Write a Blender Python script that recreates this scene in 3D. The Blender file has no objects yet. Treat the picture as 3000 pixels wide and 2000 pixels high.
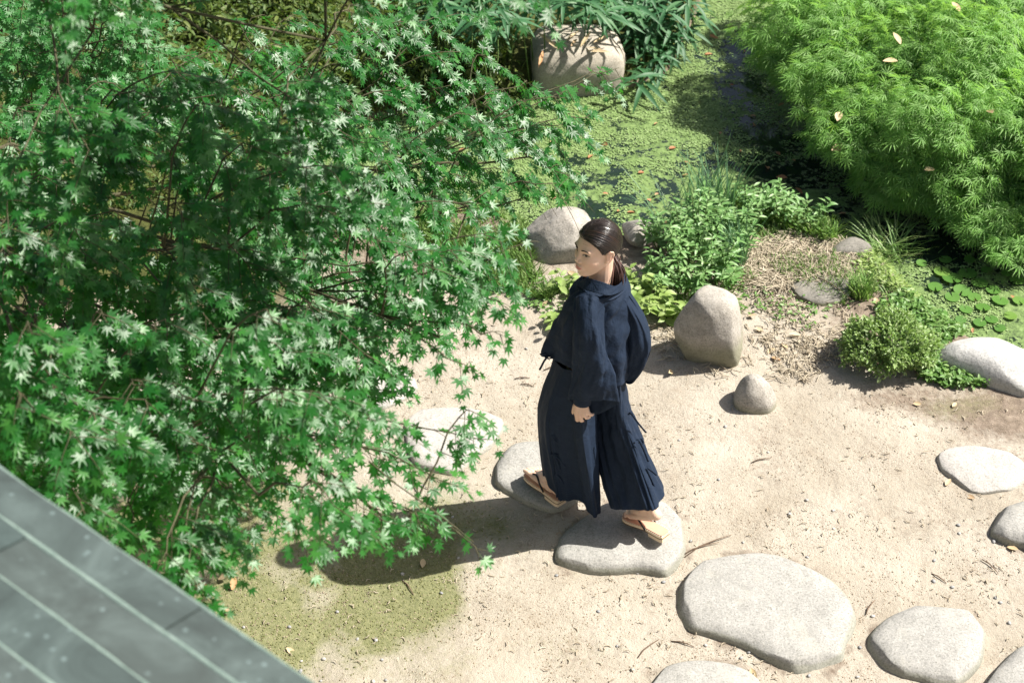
import bpy, bmesh, math, random
import numpy as np
from mathutils import Vector, Matrix

rng = np.random.default_rng(7)
random.seed(7)
scene = bpy.context.scene
col = scene.collection

# ------------------------------------------------------------------ camera, sky, sun, exposure
CAM_H = 5.6
PITCH = math.radians(40)
LENS = 60.0
cam_d = bpy.data.cameras.new('camera')
cam_d.lens = LENS
cam_d.sensor_width = 36
cam_d.sensor_fit = 'HORIZONTAL'
cam_d.clip_end = 400
cam_d.dof.use_dof = True
cam_d.dof.focus_distance = 7.15
cam_d.dof.aperture_fstop = 4.0
cam = bpy.data.objects.new('camera', cam_d)
col.objects.link(cam)
cam.location = (0, 0, CAM_H)
cam.rotation_euler = (math.radians(90) - PITCH, 0, 0)
scene.camera = cam

SUN = Vector((0.82, 0.15, 1.0)).normalized()
world = bpy.data.worlds.new('World')
scene.world = world
world.use_nodes = True
wn = world.node_tree.nodes
wl = world.node_tree.links
bg = wn['Background']
sky = wn.new('ShaderNodeTexSky')
sky.sky_type = 'NISHITA'
sky.sun_disc = False
sky.dust_density = 4.0
sky.ozone_density = 0.6
sky.sun_elevation = math.asin(SUN.z)
sky.sun_rotation = math.atan2(SUN.x, SUN.y)
wl.new(sky.outputs[0], bg.inputs[0])
bg.inputs[1].default_value = 0.054

sun_d = bpy.data.lights.new('sun', 'SUN')
sun_d.energy = 5.0
sun_d.angle = math.radians(0.5)
sun_d.color = (1.0, 0.95, 0.87)
sun = bpy.data.objects.new('sun', sun_d)
col.objects.link(sun)
sun.location = (6, 3, 9)
sun.rotation_euler = SUN.to_track_quat('Z', 'Y').to_euler()

scene.view_settings.view_transform = 'Standard'
scene.view_settings.look = 'None'
scene.view_settings.gamma = 1
scene.view_settings.use_curve_mapping = False
scene.view_settings.exposure = 1.2
scene.render.film_transparent = False
scene.cycles.use_denoising = True
scene.cycles.max_bounces = 8

# ------------------------------------------------------------------ helpers
FPX = LENS / 36.0 * 3000.0
CP, SP = math.cos(PITCH), math.sin(PITCH)


def ray(px, py):
    u = (px - 1500.0) / FPX
    v = (1000.0 - py) / FPX
    return np.array([u, CP + v * SP, -SP + v * CP])


def PY(px, py, Y):                      # point of the view ray at world depth Y
    r = ray(px, py)
    t = Y / r[1]
    return np.array([r[0] * t, Y, CAM_H + r[2] * t])


def PZ(px, py, z=0.0):                  # point of the view ray at world height z
    r = ray(px, py)
    t = (z - CAM_H) / r[2]
    return np.array([r[0] * t, r[1] * t, z])


def PS(px, py, s):                      # point of the view ray at distance s
    r = ray(px, py)
    r = r / np.linalg.norm(r)
    return np.array([0, 0, CAM_H]) + r * s


def to_px(P):
    P = np.asarray(P, float)
    d = P - np.array([0, 0, CAM_H])
    dep = d[..., 1] * CP - d[..., 2] * SP
    up = d[..., 1] * SP + d[..., 2] * CP
    return 1500 + FPX * d[..., 0] / dep, 1000 - FPX * up / dep, dep


def lin(r, g, b):
    f = lambda c: (c / 255.0 / 12.92) if c <= 10 else ((c / 255.0 + 0.055) / 1.055) ** 2.4
    return (f(r), f(g), f(b), 1)


def h3(i, j, k):
    n = (i.astype(np.int64) * 374761393 + j.astype(np.int64) * 668265263 + k.astype(np.int64) * 1442695041) & 0xffffffff
    n = ((n ^ (n >> 13)) * 1274126177) & 0xffffffff
    n = (n ^ (n >> 16)) & 0xffffffff
    return n / 4294967295.0


def vnoise(p):
    p = np.asarray(p, float)
    f = np.floor(p)
    w = p - f
    w = w * w * (3 - 2 * w)
    i, j, k = f[..., 0].astype(np.int64), f[..., 1].astype(np.int64), f[..., 2].astype(np.int64)
    r = 0
    for a in (0, 1):
        for b in (0, 1):
            for c in (0, 1):
                wt = (w[..., 0] if a else 1 - w[..., 0]) * (w[..., 1] if b else 1 - w[..., 1]) * (w[..., 2] if c else 1 - w[..., 2])
                r = r + wt * h3(i + a, j + b, k + c)
    return r


def fbm(p, o=4):
    p = np.asarray(p, float)
    a, s, r = 0.5, 0.0, 0
    for q in range(o):
        r = r + a * vnoise(p * 2 ** q + 17.3 * q)
        s += a
        a *= 0.5
    return r / s


def sstep(a, b, x):
    t = np.clip((x - a) / (b - a), 0, 1)
    return t * t * (3 - 2 * t)


def unit(v):
    v = np.asarray(v, float)
    return v / np.maximum(np.linalg.norm(v, axis=-1, keepdims=True), 1e-9)


def tag(o, label=None, cat=None, group=None, kind=None):
    if label: o['label'] = label
    if cat: o['category'] = cat
    if group: o['group'] = group
    if kind: o['kind'] = kind
    return o


def empty(name, loc):
    o = bpy.data.objects.new(name, None)
    o.empty_display_size = 0.1
    col.objects.link(o)
    o.location = [float(c) for c in loc]
    return o


def mesh_from(name, V, F, mat=None, smooth=True, attrs=None):
    me = bpy.data.meshes.new(name)
    V = np.asarray(V, np.float32)
    if isinstance(F, np.ndarray):
        n, k = F.shape
        me.vertices.add(len(V))
        me.vertices.foreach_set('co', V.ravel())
        me.loops.add(n * k)
        me.loops.foreach_set('vertex_index', F.astype(np.int32).ravel())
        me.polygons.add(n)
        me.polygons.foreach_set('loop_start', np.arange(0, n * k, k, dtype=np.int32))
        me.polygons.foreach_set('loop_total', np.full(n, k, np.int32))
        me.update(calc_edges=True)
        me.validate()
    else:
        me.from_pydata(V.tolist(), [], F)
        me.update()
    if smooth:
        me.polygons.foreach_set('use_smooth', np.ones(len(me.polygons), bool))
    for k, a in (attrs or {}).items():
        at = me.attributes.new(k, 'FLOAT', 'POINT')
        at.data.foreach_set('value', np.asarray(a, np.float32))
    if mat: me.materials.append(mat)
    return me


def obj(name, V, F, mat, parent=None, smooth=True, attrs=None, origin=None):
    V = np.asarray(V, float)
    if parent is not None:
        V = V - np.array(parent_loc(parent))
    elif origin is not None:
        V = V - np.asarray(origin, float)
    me = mesh_from(name, V, F, mat, smooth, attrs)
    o = bpy.data.objects.new(name, me)
    col.objects.link(o)
    if parent is not None:
        o.parent = parent
    elif origin is not None:
        o.location = [float(c) for c in origin]
    return o


def parent_loc(p):
    l = np.array(p.location, float)
    while p.parent is not None:
        p = p.parent
        l = l + np.array(p.location, float)
    return l


def frames(T, N):
    T = unit(T)
    N = N - T * np.sum(N * T, -1, keepdims=True)
    N = unit(N)
    B = np.cross(N, T)
    return np.stack([T, B, N], -1)       # columns


def joined(name, tv, tf, P, R, S, mat, parent=None, smooth=False, tint=None, origin=None):
    tv = np.asarray(tv, float)
    tf = np.asarray(tf, int)
    n, m = len(P), len(tv)
    S = np.asarray(S, float)
    if S.ndim == 1: S = S[:, None]
    V = np.einsum('nij,mj->nmi', R, tv) * S[:, None, :] + P[:, None, :] if S.shape[1] == 1 else \
        np.einsum('nij,nmj->nmi', R, tv[None] * S[:, None, :]) + P[:, None, :]
    F = (tf[None] + (np.arange(n) * m)[:, None, None]).reshape(-1, tf.shape[1])
    tint = rng.random(n) if tint is None else tint
    return obj(name, V.reshape(-1, 3), F, mat, parent, smooth, {'tint': np.repeat(tint, m)}, origin)


def tube(pts, rad, n=7, caps=True):
    pts = np.asarray(pts, float)
    rad = np.broadcast_to(np.asarray(rad, float), (len(pts),))
    t = unit(np.gradient(pts, axis=0))
    up = np.array([0, 0, 1.0]) if abs(t[0][2]) < 0.9 else np.array([1.0, 0, 0])
    a = unit(np.cross(t, up))
    for i in range(1, len(a)):
        a[i] = unit(a[i - 1] - t[i] * np.dot(a[i - 1], t[i]))
    b = np.cross(t, a)
    th = np.arange(n) * 2 * np.pi / n
    V = pts[:, None] + rad[:, None, None] * (a[:, None] * np.cos(th)[None, :, None] + b[:, None] * np.sin(th)[None, :, None])
    V = V.reshape(-1, 3)
    F = []
    for i in range(len(pts) - 1):
        for j in range(n):
            k = (j + 1) % n
            F.append([i * n + j, i * n + k, (i + 1) * n + k, (i + 1) * n + j])
    if caps:
        F.append(list(range(n))[::-1])
        F.append([(len(pts) - 1) * n + j for j in range(n)])
    return V, F


def merge(parts):
    V, F, o = [], [], 0
    for v, f in parts:
        V.append(np.asarray(v, float))
        F += [[int(i) + o for i in q] for q in f]
        o += len(v)
    return np.concatenate(V), F


def crom(P, ts, closed=False):
    P = np.asarray(P, float)
    n = len(P)
    out = []
    for t in ts:
        i = int(math.floor(t))
        if not closed:
            i = min(max(i, 0), n - 2)
        w = t - i
        g = (lambda k: P[k % n]) if closed else (lambda k: P[min(max(k, 0), n - 1)])
        p0, p1, p2, p3 = g(i - 1), g(i), g(i + 1), g(i + 2)
        out.append(0.5 * (2 * p1 + (p2 - p0) * w + (2 * p0 - 5 * p1 + 4 * p2 - p3) * w * w + (3 * p1 - p0 - 3 * p2 + p3) * w ** 3))
    return np.array(out)


# ------------------------------------------------------------------ materials
class NT:
    def __init__(self, name):
        self.m = bpy.data.materials.new(name)
        self.m.use_nodes = True
        self.t = self.m.node_tree
        self.b = self.t.nodes['Principled BSDF']
        self.out = self.t.nodes['Material Output']

    def n(self, kind, **kw):
        x = self.t.nodes.new('ShaderNode' + kind)
        for k, v in kw.items():
            if k == 'i':
                for a, b in v.items():
                    x.inputs[a].default_value = b
            else:
                setattr(x, k, v)
        return x

    def l(self, a, b):
        self.t.links.new(a, b)

    def noise(self, scale, detail=4, rough=0.55, vec=None, dist=0.0):
        x = self.n('TexNoise', i={'Scale': scale, 'Detail': detail, 'Roughness': rough, 'Distortion': dist})
        if vec is not None: self.l(vec, x.inputs['Vector'])
        return x.outputs['Fac']

    def ramp(self, fac, stops):
        x = self.n('ValToRGB')
        e = x.color_ramp.elements
        while len(e) < len(stops): e.new(0.5)
        for q, (p, c) in zip(e, stops):
            q.position = p
            q.color = c if len(c) == 4 else (*c, 1)
        self.l(fac, x.inputs[0])
        return x.outputs[0]

    def mix(self, fac, a, b, mode='MIX'):
        x = self.n('Mix', data_type='RGBA', blend_type=mode)
        for s, v in ((0, fac), (6, a), (7, b)):
            if hasattr(v, 'is_linked') or hasattr(v, 'links'): self.l(v, x.inputs[s])
            else: x.inputs[s].default_value = v
        return x.outputs[2]

    def math(self, op, a, b=None, c=None, clamp=False):
        x = self.n('Math', operation=op, use_clamp=clamp)
        for s, v in ((0, a), (1, b), (2, c)):
            if v is None: continue
            if hasattr(v, 'links'): self.l(v, x.inputs[s])
            else: x.inputs[s].default_value = v
        return x.outputs[0]

    def attr(self, name):
        return self.n('Attribute', attribute_name=name).outputs['Fac']

    def coord(self):
        return self.n('TexCoord').outputs['Object']

    def geo(self):
        return self.n('NewGeometry').outputs['Position']

    def bump(self, h, strength=0.3, dist=0.01, prev=None):
        x = self.n('Bump', i={'Strength': strength, 'Distance': dist})
        self.l(h, x.inputs['Height'])
        if prev is not None: self.l(prev, x.inputs['Normal'])
        return x.outputs['Normal']

    def set(self, **kw):
        for k, v in kw.items():
            k = {'col': 'Base Color', 'rough': 'Roughness', 'nor': 'Normal', 'spec': 'Specular IOR Level', 'metal': 'Metallic',
                 'sheen': 'Sheen Weight', 'sss': 'Subsurface Weight', 'coat': 'Coat Weight'}[k]
            if hasattr(v, 'links'): self.l(v, self.b.inputs[k])
            else: self.b.inputs[k].default_value = v
        return self


def leaf_mat(name, c1, c2, c3=None, rough=0.42, trans=0.35, tcol=None, spec=0.5):
    t = NT(name)
    r = t.n('ObjectInfo').outputs['Random']
    f = t.math('FRACT', t.math('ADD', t.attr('tint'), r))
    c = t.ramp(f, [(0.0, c1), (0.6, c2), (1.0, c3 or c2)])
    nz = t.noise(60, 2, vec=t.geo())
    c = t.mix(t.math('MULTIPLY', nz, 0.35), c, (c1[0] * .6, c1[1] * .7, c1[2] * .6, 1))
    t.set(col=c, rough=rough, spec=spec)
    tr = t.n('BsdfTranslucent')
    if tcol: tr.inputs[0].default_value = tcol if len(tcol) == 4 else (*tcol, 1)
    else: t.l(c, tr.inputs[0])
    mx = t.n('MixShader', i={0: trans})
    t.l(t.b.outputs[0], mx.inputs[1])
    t.l(tr.outputs[0], mx.inputs[2])
    t.l(mx.outputs[0], t.out.inputs[0])
    return t.m


def simple(name, c1, c2, scale=8, rough=0.8, bump=0.2, bdist=0.005, spec=0.3, detail=5):
    t = NT(name)
    v = t.coord()
    nz = t.noise(scale, detail, vec=v)
    c = t.ramp(nz, [(0.3, c1), (0.7, c2)])
    t.set(col=c, rough=rough, spec=spec)
    if bump:
        t.set(nor=t.bump(t.noise(scale * 4, 5, vec=v), bump, bdist))
    return t.m


M = {}
M['maple'] = leaf_mat('maple_leaf', (.006, .072, .008), (.015, .115, .014), (.060, .21, .035), .42, .36, (.06, .32, .02), .55)
M['maple_far'] = leaf_mat('far_maple_leaf', (.02, .12, .02), (.035, .17, .03), (.06, .2, .05), .48, .35, (.08, .32, .03), .5)
M['lace'] = leaf_mat('feathery_leaf', (.16, .35, .07), (.22, .42, .10), (.30, .48, .17), .5, .45, (.30, .54, .09), .35)
M['sasa'] = leaf_mat('bamboo_leaf', (.03, .11, .04), (.045, .145, .055), (.08, .18, .07), .55, .25, (.07, .22, .04), .45)
M['weed'] = leaf_mat('weed_leaf', (.14, .29, .09), (.20, .35, .12), (.27, .40, .17), .45, .35, (.2, .38, .06))
M['broad'] = leaf_mat('broad_leaf', (.22, .33, .08), (.29, .39, .11), (.34, .43, .16), .5, .35, (.22, .36, .06))
M['azalea'] = leaf_mat('shrub_leaf', (.15, .25, .06), (.24, .36, .11), (.34, .42, .19), .45, .3, (.22, .36, .07))
M['grass'] = leaf_mat('grass_blade', (.14, .28, .07), (.21, .34, .09), (.34, .38, .17), .5, .35, (.2, .36, .06))
M['rush'] = leaf_mat('rush_blade', (.07, .17, .08), (.11, .22, .11), (.16, .28, .14), .5, .3, (.12, .26, .08))
M['lily'] = leaf_mat('lily_pad_leaf', (.07, .17, .03), (.10, .22, .04), (.16, .26, .05), .4, .2, (.16, .3, .04))
M['cover'] = leaf_mat('ground_cover_leaf', (.09, .20, .04), (.14, .27, .06), (.22, .33, .1), .5, .3, (.18, .34, .05))
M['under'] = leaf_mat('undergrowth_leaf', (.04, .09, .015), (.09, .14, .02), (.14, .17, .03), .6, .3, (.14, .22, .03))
M['moss'] = leaf_mat('moss_tuft', (.19, .20, .08), (.25, .255, .11), (.30, .295, .14), .8, .3, (.16, .2, .04), .1)
M['straw'] = leaf_mat('dry_straw', (.44, .375, .28), (.54, .47, .37), (.34, .27, .20), .8, .1, None, .15)
M['grit'] = leaf_mat('soil_grit', (.20, .15, .105), (.34, .27, .20), (.44, .37, .29), .9, .02, None, .1)
M['fall'] = leaf_mat('fallen_orange_leaf', (.34, .15, .07), (.42, .22, .11), (.46, .30, .17), .55, .15, None, .3)
M['fallpale'] = leaf_mat('fallen_pale_leaf', (.50, .38, .22), (.58, .45, .30), (.45, .22, .10), .6, .15, None, .3)
M['duck'] = leaf_mat('duckweed_frond', (.155, .24, .075), (.215, .31, .115), (.28, .37, .165), .55, .1, None, .3)
M['pebble'] = leaf_mat('pebble_stone', (.22, .22, .23), (.33, .32, .31), (.42, .39, .36), .6, .0, None, .35)
M['twig'] = simple('twig_bark', (.09, .06, .04), (.16, .11, .075), 30)
M['green_twig'] = simple('green_twig_bark', (.10, .13, .035), (.17, .18, .06), 30)
M['maple_twig'] = simple('maple_twig_bark', (.045, .045, .022), (.085, .075, .04), 25)
M['bark'] = simple('maple_bark', (.10, .085, .065), (.17, .15, .12), 12, bump=.5)
M['stem'] = simple('weed_stem', (.07, .13, .03), (.12, .18, .05), 30)
M['web'] = simple('spider_silk', (.75, .76, .74), (.8, .8, .78), 5, .6, 0)


def stone_mat(name, base, dark, moss=0.35, speck=1.0, mosscol=(.13, .14, .06)):
    t = NT(name)
    v = t.geo()
    big = t.noise(3.5, 5, vec=v)
    fine = t.noise(90, 4, .7, vec=v)
    mid = t.noise(16, 5, .6, vec=v)
    c = t.ramp(mid, [(0.3, dark), (0.7, base)])
    c = t.mix(t.math('MULTIPLY', t.ramp(fine, [(.42, (0, 0, 0)), (.68, (1, 1, 1))]), .6 * speck), c, (min(base[0] * 1.35, .8), min(base[1] * 1.33, .8), min(base[2] * 1.3, .8), 1))
    c = t.mix(t.math('MULTIPLY', t.ramp(t.noise(140, 3, .6, vec=v), [(.34, (1, 1, 1)), (.46, (0, 0, 0))]), .65), c, (dark[0] * .55, dark[1] * .55, dark[2] * .5, 1))
    pale = t.ramp(t.noise(7, 6, .7, vec=v), [(.56, (0, 0, 0)), (.66, (1, 1, 1))])
    c = t.mix(t.math('MULTIPLY', pale, .35), c, (min(base[0] * 1.25, .8), min(base[1] * 1.22, .8), min(base[2] * 1.12, .8), 1))
    low = t.attr('low')                      # damp soil and moss along the foot of the stone
    mm = t.math('MULTIPLY', t.ramp(t.math('ADD', t.math('MULTIPLY', low, .75), t.math('MULTIPLY', big, .55)), [(.52, (0, 0, 0)), (.85, (1, 1, 1))]), moss)
    c = t.mix(mm, c, (*mosscol, 1))
    h = t.math('ADD', t.math('MULTIPLY', mid, 1.0), t.math('MULTIPLY', fine, .35))
    t.set(col=c, rough=.85, spec=.25, nor=t.bump(h, .45, .012))
    return t.m


M['stone'] = stone_mat('stepping_stone', (.295, .29, .274), (.215, .212, .198), .28)
M['stone_pale'] = stone_mat('pale_stone', (.355, .34, .32), (.28, .268, .25), .2)
M['rock'] = stone_mat('boulder_rock', (.33, .31, .28), (.20, .185, .16), .5)
M['rock_dark'] = stone_mat('brown_rock', (.36, .33, .28), (.24, .215, .175), .6, 1, (.10, .13, .04))
M['slab'] = stone_mat('dark_slab', (.19, .18, .16), (.115, .11, .095), .5)
M['rock_white'] = stone_mat('white_rock', (.46, .455, .44), (.31, .31, .305), .25)

# ------------------------------------------------------------------ ground and pond
POND_PX = [(1180, 603), (1300, 596), (1450, 606), (1560, 640), (1700, 640), (1800, 662), (1900, 655), (1960, 632), (2080, 590), (2200, 575), (2330, 618),
           (2440, 660), (2560, 715), (2640, 790), (2720, 870), (2800, 930), (2900, 985), (3000, 1010), (3300, 1060), (3700, 700), (3500, 100), (2700, -120),
           (2150, -200), (2040, 0), (1960, 160), (1880, 200), (1825, 215), (1570, 220), (1400, 255), (1100, 300), (850, 420), (950, 560)]
pond_c = np.array([PZ(a, b)[:2] for a, b in POND_PX])
pond_poly = crom(pond_c, np.arange(0, len(pond_c), .25), True)


def sdist(x, y, poly):                  # signed distance to a polygon, negative inside
    x, y = np.asarray(x, float), np.asarray(y, float)
    d = np.full(x.shape, 1e9)
    ins = np.zeros(x.shape, bool)
    n = len(poly)
    for i in range(n):
        a, b = poly[i], poly[(i + 1) % n]
        ex, ey = b - a
        L = ex * ex + ey * ey + 1e-12
        t = np.clip(((x - a[0]) * ex + (y - a[1]) * ey) / L, 0, 1)
        d = np.minimum(d, (x - a[0] - t * ex) ** 2 + (y - a[1] - t * ey) ** 2)
        c = (a[1] > y) != (b[1] > y)
        xi = a[0] + (y - a[1]) / (ey if abs(ey) > 1e-12 else 1e-12) * ex
        ins ^= c & (x < xi)
    d = np.sqrt(d)
    return np.where(ins, -d, d)


WATER_Z = -0.10
ISLE = PZ(2880, 330)[:2]


def hg(x, y, fine=True):
    x, y = np.asarray(x, float), np.asarray(y, float)
    sd = sdist(x, y, pond_poly)
    p = np.stack([x, y, np.zeros_like(x)], -1)
    z = (fbm(p * .9, 3) - .5) * .05
    if fine:
        z = z + (fbm(p * 6 + 3, 4) - .5) * .018 + (fbm(p * 28 + 9, 3) - .5) * .008
    far = sstep(9.7, 11.5, y) * (sd > 0)
    z = z + far * .3
    z = z - sstep(.12, -.25, sd) * .38
    iz = np.exp(-(((x - ISLE[0]) / .5) ** 2 + ((y - ISLE[1]) / .6) ** 2)) * .5
    return z + iz


def axis(lo, a, b, hi, step, growth=1.25):
    m = list(np.arange(a, b, step))
    s, q = step, b
    right = []
    while q < hi:
        right.append(q); s *= growth; q += s
    s, q = step, a
    left = []
    while q > lo:
        s *= growth; q -= s; left.append(q)
    return np.array(left[::-1] + m + right)


gx = axis(-90, -2.6, 2.9, 90, .018)
gy = axis(-40, 3.9, 11.4, 160, .018)
GX, GY = np.meshgrid(gx, gy)
GZ = hg(GX, GY)
GP = np.stack([GX, GY, GZ], -1).reshape(-1, 3)
ny, nx = GX.shape
idx = np.arange(nx * ny).reshape(ny, nx)
GF = np.stack([idx[:-1, :-1], idx[:-1, 1:], idx[1:, 1:], idx[1:, :-1]], -1).reshape(-1, 4)
gpx, gpy, gdep = to_px(GP)


def blob(px, py, cx, cy, rx, ry):
    return np.exp(-(((px - cx) / rx) ** 2 + ((py - cy) / ry) ** 2))


def region_masks(P):
    """where moss and dark leaf soil lie on the ground, as functions of world position"""
    x, y = P[..., 0], P[..., 1]
    q = np.stack([x, y, x * 0], -1)

    def wb(px, py, rx, ry):
        c = PZ(px, py)
        return np.exp(-(((x - c[0]) / rx) ** 2 + ((y - c[1]) / ry) ** 2))
    n1, n2 = fbm(q * 2.2 + 5, 4), fbm(q * 7 + 31, 4)
    moss = 1.25 * wb(820, 1560, .85, .36) + .95 * wb(880, 1850, .36, .26) + .5 * wb(600, 1690, .4, .35) + .35 * wb(1180, 1620, .5, .2) + .55 * wb(800, 1690, .75, .5) \
        + .4 * wb(2850, 1200, .25, .12) + .25 * wb(1300, 1850, .8, .3)
    moss = moss * (.35 + 1.3 * sstep(.35, .62, n1)) * (.55 + .9 * n2)
    sd = sdist(x, y, pond_poly)
    bank = sstep(1.05, .15, sd + (n1 - .5) * .7)
    soil = bank * .85 + .5 * wb(2600, 1180, .4, .12) * (.4 + n2) + .3 * wb(2950, 1230, .4, .15)
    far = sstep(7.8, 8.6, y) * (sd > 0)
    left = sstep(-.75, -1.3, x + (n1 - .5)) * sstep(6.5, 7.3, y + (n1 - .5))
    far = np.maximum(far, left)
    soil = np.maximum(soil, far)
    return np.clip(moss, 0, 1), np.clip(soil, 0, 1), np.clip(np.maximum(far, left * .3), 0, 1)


g_moss, g_soil, g_wild = region_masks(GP)
t = NT('sandy_earth')
v = t.geo()
sand = t.ramp(t.noise(2.4, 6, .62, vec=v), [(.28, (.285, .252, .200)), (.5, (.345, .311, .256)), (.75, (.405, .371, .316))])
sand = t.mix(t.math('MULTIPLY', t.ramp(t.noise(150, 3, .6, vec=v), [(.36, (1, 1, 1)), (.52, (0, 0, 0))]), t.math('MULTIPLY', t.ramp(t.noise(3.2, 6, .75, vec=v), [(.42, (.10, .10, .10)), (.62, (1, 1, 1))]), .68)), sand, (.145, .11, .08, 1))
sand = t.mix(t.math('MULTIPLY', t.ramp(t.noise(230, 2, .6, vec=v), [(.60, (0, 0, 0)), (.70, (1, 1, 1))]), .35), sand, (.50, .45, .39, 1))
stain = t.ramp(t.noise(9, 6, .7, vec=v, dist=.4), [(.54, (0, 0, 0)), (.68, (1, 1, 1))])
sand = t.mix(t.math('MULTIPLY', stain, .35), sand, (.23, .185, .135, 1))
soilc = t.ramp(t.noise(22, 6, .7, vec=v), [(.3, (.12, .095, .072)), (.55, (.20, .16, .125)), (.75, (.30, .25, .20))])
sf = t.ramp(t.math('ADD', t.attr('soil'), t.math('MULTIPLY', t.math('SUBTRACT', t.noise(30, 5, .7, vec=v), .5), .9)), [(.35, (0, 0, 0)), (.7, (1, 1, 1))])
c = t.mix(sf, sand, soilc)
mossc = t.ramp(t.noise(70, 4, .7, vec=v), [(.3, (.10, .115, .045)), (.55, (.165, .172, .075)), (.75, (.25, .235, .135))])
mf = t.ramp(t.math('ADD', t.attr('moss'), t.math('MULTIPLY', t.math('SUBTRACT', t.noise(38, 6, .75, vec=v), .5), 1.1)), [(.18, (0, 0, 0)), (.95, (1, 1, 1))])
c = t.mix(t.math('MULTIPLY', mf, .9), c, mossc)
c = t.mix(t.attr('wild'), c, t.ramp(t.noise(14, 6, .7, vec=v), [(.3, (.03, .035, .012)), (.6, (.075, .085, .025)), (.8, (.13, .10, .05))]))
hh = t.math('ADD', t.math('MULTIPLY', t.noise(45, 6, .65, vec=v), 1.0), t.math('MULTIPLY', t.noise(190, 4, .6, vec=v), .5))
t.set(col=c, rough=.95, spec=.1, nor=t.bump(hh, .75, .012))
ground = obj('ground', GP, GF, t.m, None, True, {'moss': g_moss, 'soil': g_soil, 'wild': g_wild})
tag(ground, 'pale sandy garden ground with moss patches and a bare earth bank', None, None, 'structure')

# pond water, part covered by a duckweed film
t = NT('pond_water')
v = t.geo()
n1 = t.noise(4.5, 6, .65, vec=v, dist=.5)
n2 = t.noise(26, 5, .7, vec=v)
n3 = t.noise(1.1, 3, .5, vec=v)
cov = t.math('ADD', t.math('ADD', t.math('MULTIPLY', n1, .8), t.math('MULTIPLY', n2, .75)), t.math('MULTIPLY', n3, .55))
cov = t.math('SUBTRACT', cov, t.math('MULTIPLY', t.attr('hole'), .16))
cf = t.ramp(cov, [(.97, (0, 0, 0)), (1.05, (1, 1, 1))])
duckc = t.ramp(t.noise(34, 6, .75, vec=v), [(.32, (.022, .048, .010)), (.5, (.10, .165, .04)), (.72, (.20, .285, .10))])
c = t.mix(cf, (.012, .022, .014, 1), duckc)
t.set(col=c, spec=.5)
rr = t.n('MapRange', i={1: 0, 2: 1, 3: .06, 4: .75})
t.l(cf, rr.inputs[0])
t.l(rr.outputs[0], t.b.inputs['Roughness'])
t.set(nor=t.bump(t.math('MULTIPLY', t.math('MULTIPLY', t.noise(160, 3, .6, vec=v), cf), 1.0), .6, .006))
wx0, wy0 = pond_poly.min(0) - .3
wx1, wy1 = pond_poly.max(0) + .3
HOLES = [(1690, 470, .10, .06), (1735, 525, .13, .08), (1745, 600, .13, .10), (1810, 590, .10, .08), (1715, 640, .2, .08), (2240, 390, .22, .25), (2190, 250, .25, .3), (2260, 500, .2, .15), (2170, 150, .2, .25),
         (2420, 620, .3, .2), (2050, 620, .2, .1), (1900, 640, .15, .06), (1960, 560, .08, .04), (2700, 720, .3, .15)]


def hole_at(xy):
    h = np.zeros(len(xy))
    for px, py, rx, ry in HOLES:
        c_ = PZ(px, py, WATER_Z)
        h = np.maximum(h, np.exp(-((xy[:, 0] - c_[0]) / rx) ** 2 - ((xy[:, 1] - c_[1]) / ry) ** 2))
    return h


pgx, pgy = np.meshgrid(np.linspace(wx0, wx1, 170), np.linspace(wy0, wy1, 170))
pg = np.stack([pgx, pgy, 0 * pgx + WATER_Z], -1).reshape(-1, 3)
pid = np.arange(170 * 170).reshape(170, 170)
pond = obj('pond_water', pg, np.stack([pid[:-1, :-1], pid[:-1, 1:], pid[1:, 1:], pid[1:, :-1]], -1).reshape(-1, 4), t.m, None, False, {'hole': hole_at(pg)})
tag(pond, 'still dark pond water filmed over with green duckweed', None, None, 'structure')

# ------------------------------------------------------------------ leaf shapes
def star_leaf():
    # seven-lobed maple leaf, petiole along -x, about one unit across
    lob = [(0, 1.0), (40, .93), (78, .72), (122, .40)]
    pts = []
    ang = [(-150, .13)]
    seq = []
    L = [(-122, .40), (-78, .72), (-40, .93), (0, 1.0), (40, .93), (78, .72), (122, .40)]
    for i, (a, r) in enumerate(L):
        if i: seq.append(((L[i - 1][0] + a) / 2, .36 + .06 * (abs((L[i - 1][0] + a) / 2) < 30)))
        seq.append((a - 12 * (1.2 - r * .4), r * .60))
        seq.append((a, r))
        seq.append((a + 12 * (1.2 - r * .4), r * .60))
    V = [(0.0, 0.0, 0.0)]
    for a, r in seq:
        q = math.radians(a)
        V.append((r * math.cos(q) * .62, r * math.sin(q) * .62, -.11 * r * r + .03 * r))
    n = len(seq)
    F = [(0, i + 1, i + 2) for i in range(n - 1)]
    k = len(V)
    V += [(0, .012, 0), (0, -.012, 0), (-.42, 0, .10)]
    F.append((k, k + 2, k + 1))
    return np.array(V), np.array(F)


def lance_leaf(w=.16, droop=.25, fold=.05, n=4):
    V, F = [], []
    xs = np.linspace(0, 1, n + 1)
    for x in xs:
        ww = w * (math.sin(math.pi * min(1, x * .96 + .04)) ** .8) * (1 - .25 * x)
        z = -droop * x * x
        V += [(x, -ww, z + fold * ww / w), (x, 0, z), (x, ww, z + fold * ww / w)]
    for i in range(n):
        a = i * 3
        F += [(a, a + 3, a + 4), (a, a + 4, a + 1), (a + 1, a + 4, a + 5), (a + 1, a + 5, a + 2)]
    return np.array(V), np.array(F)


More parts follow.
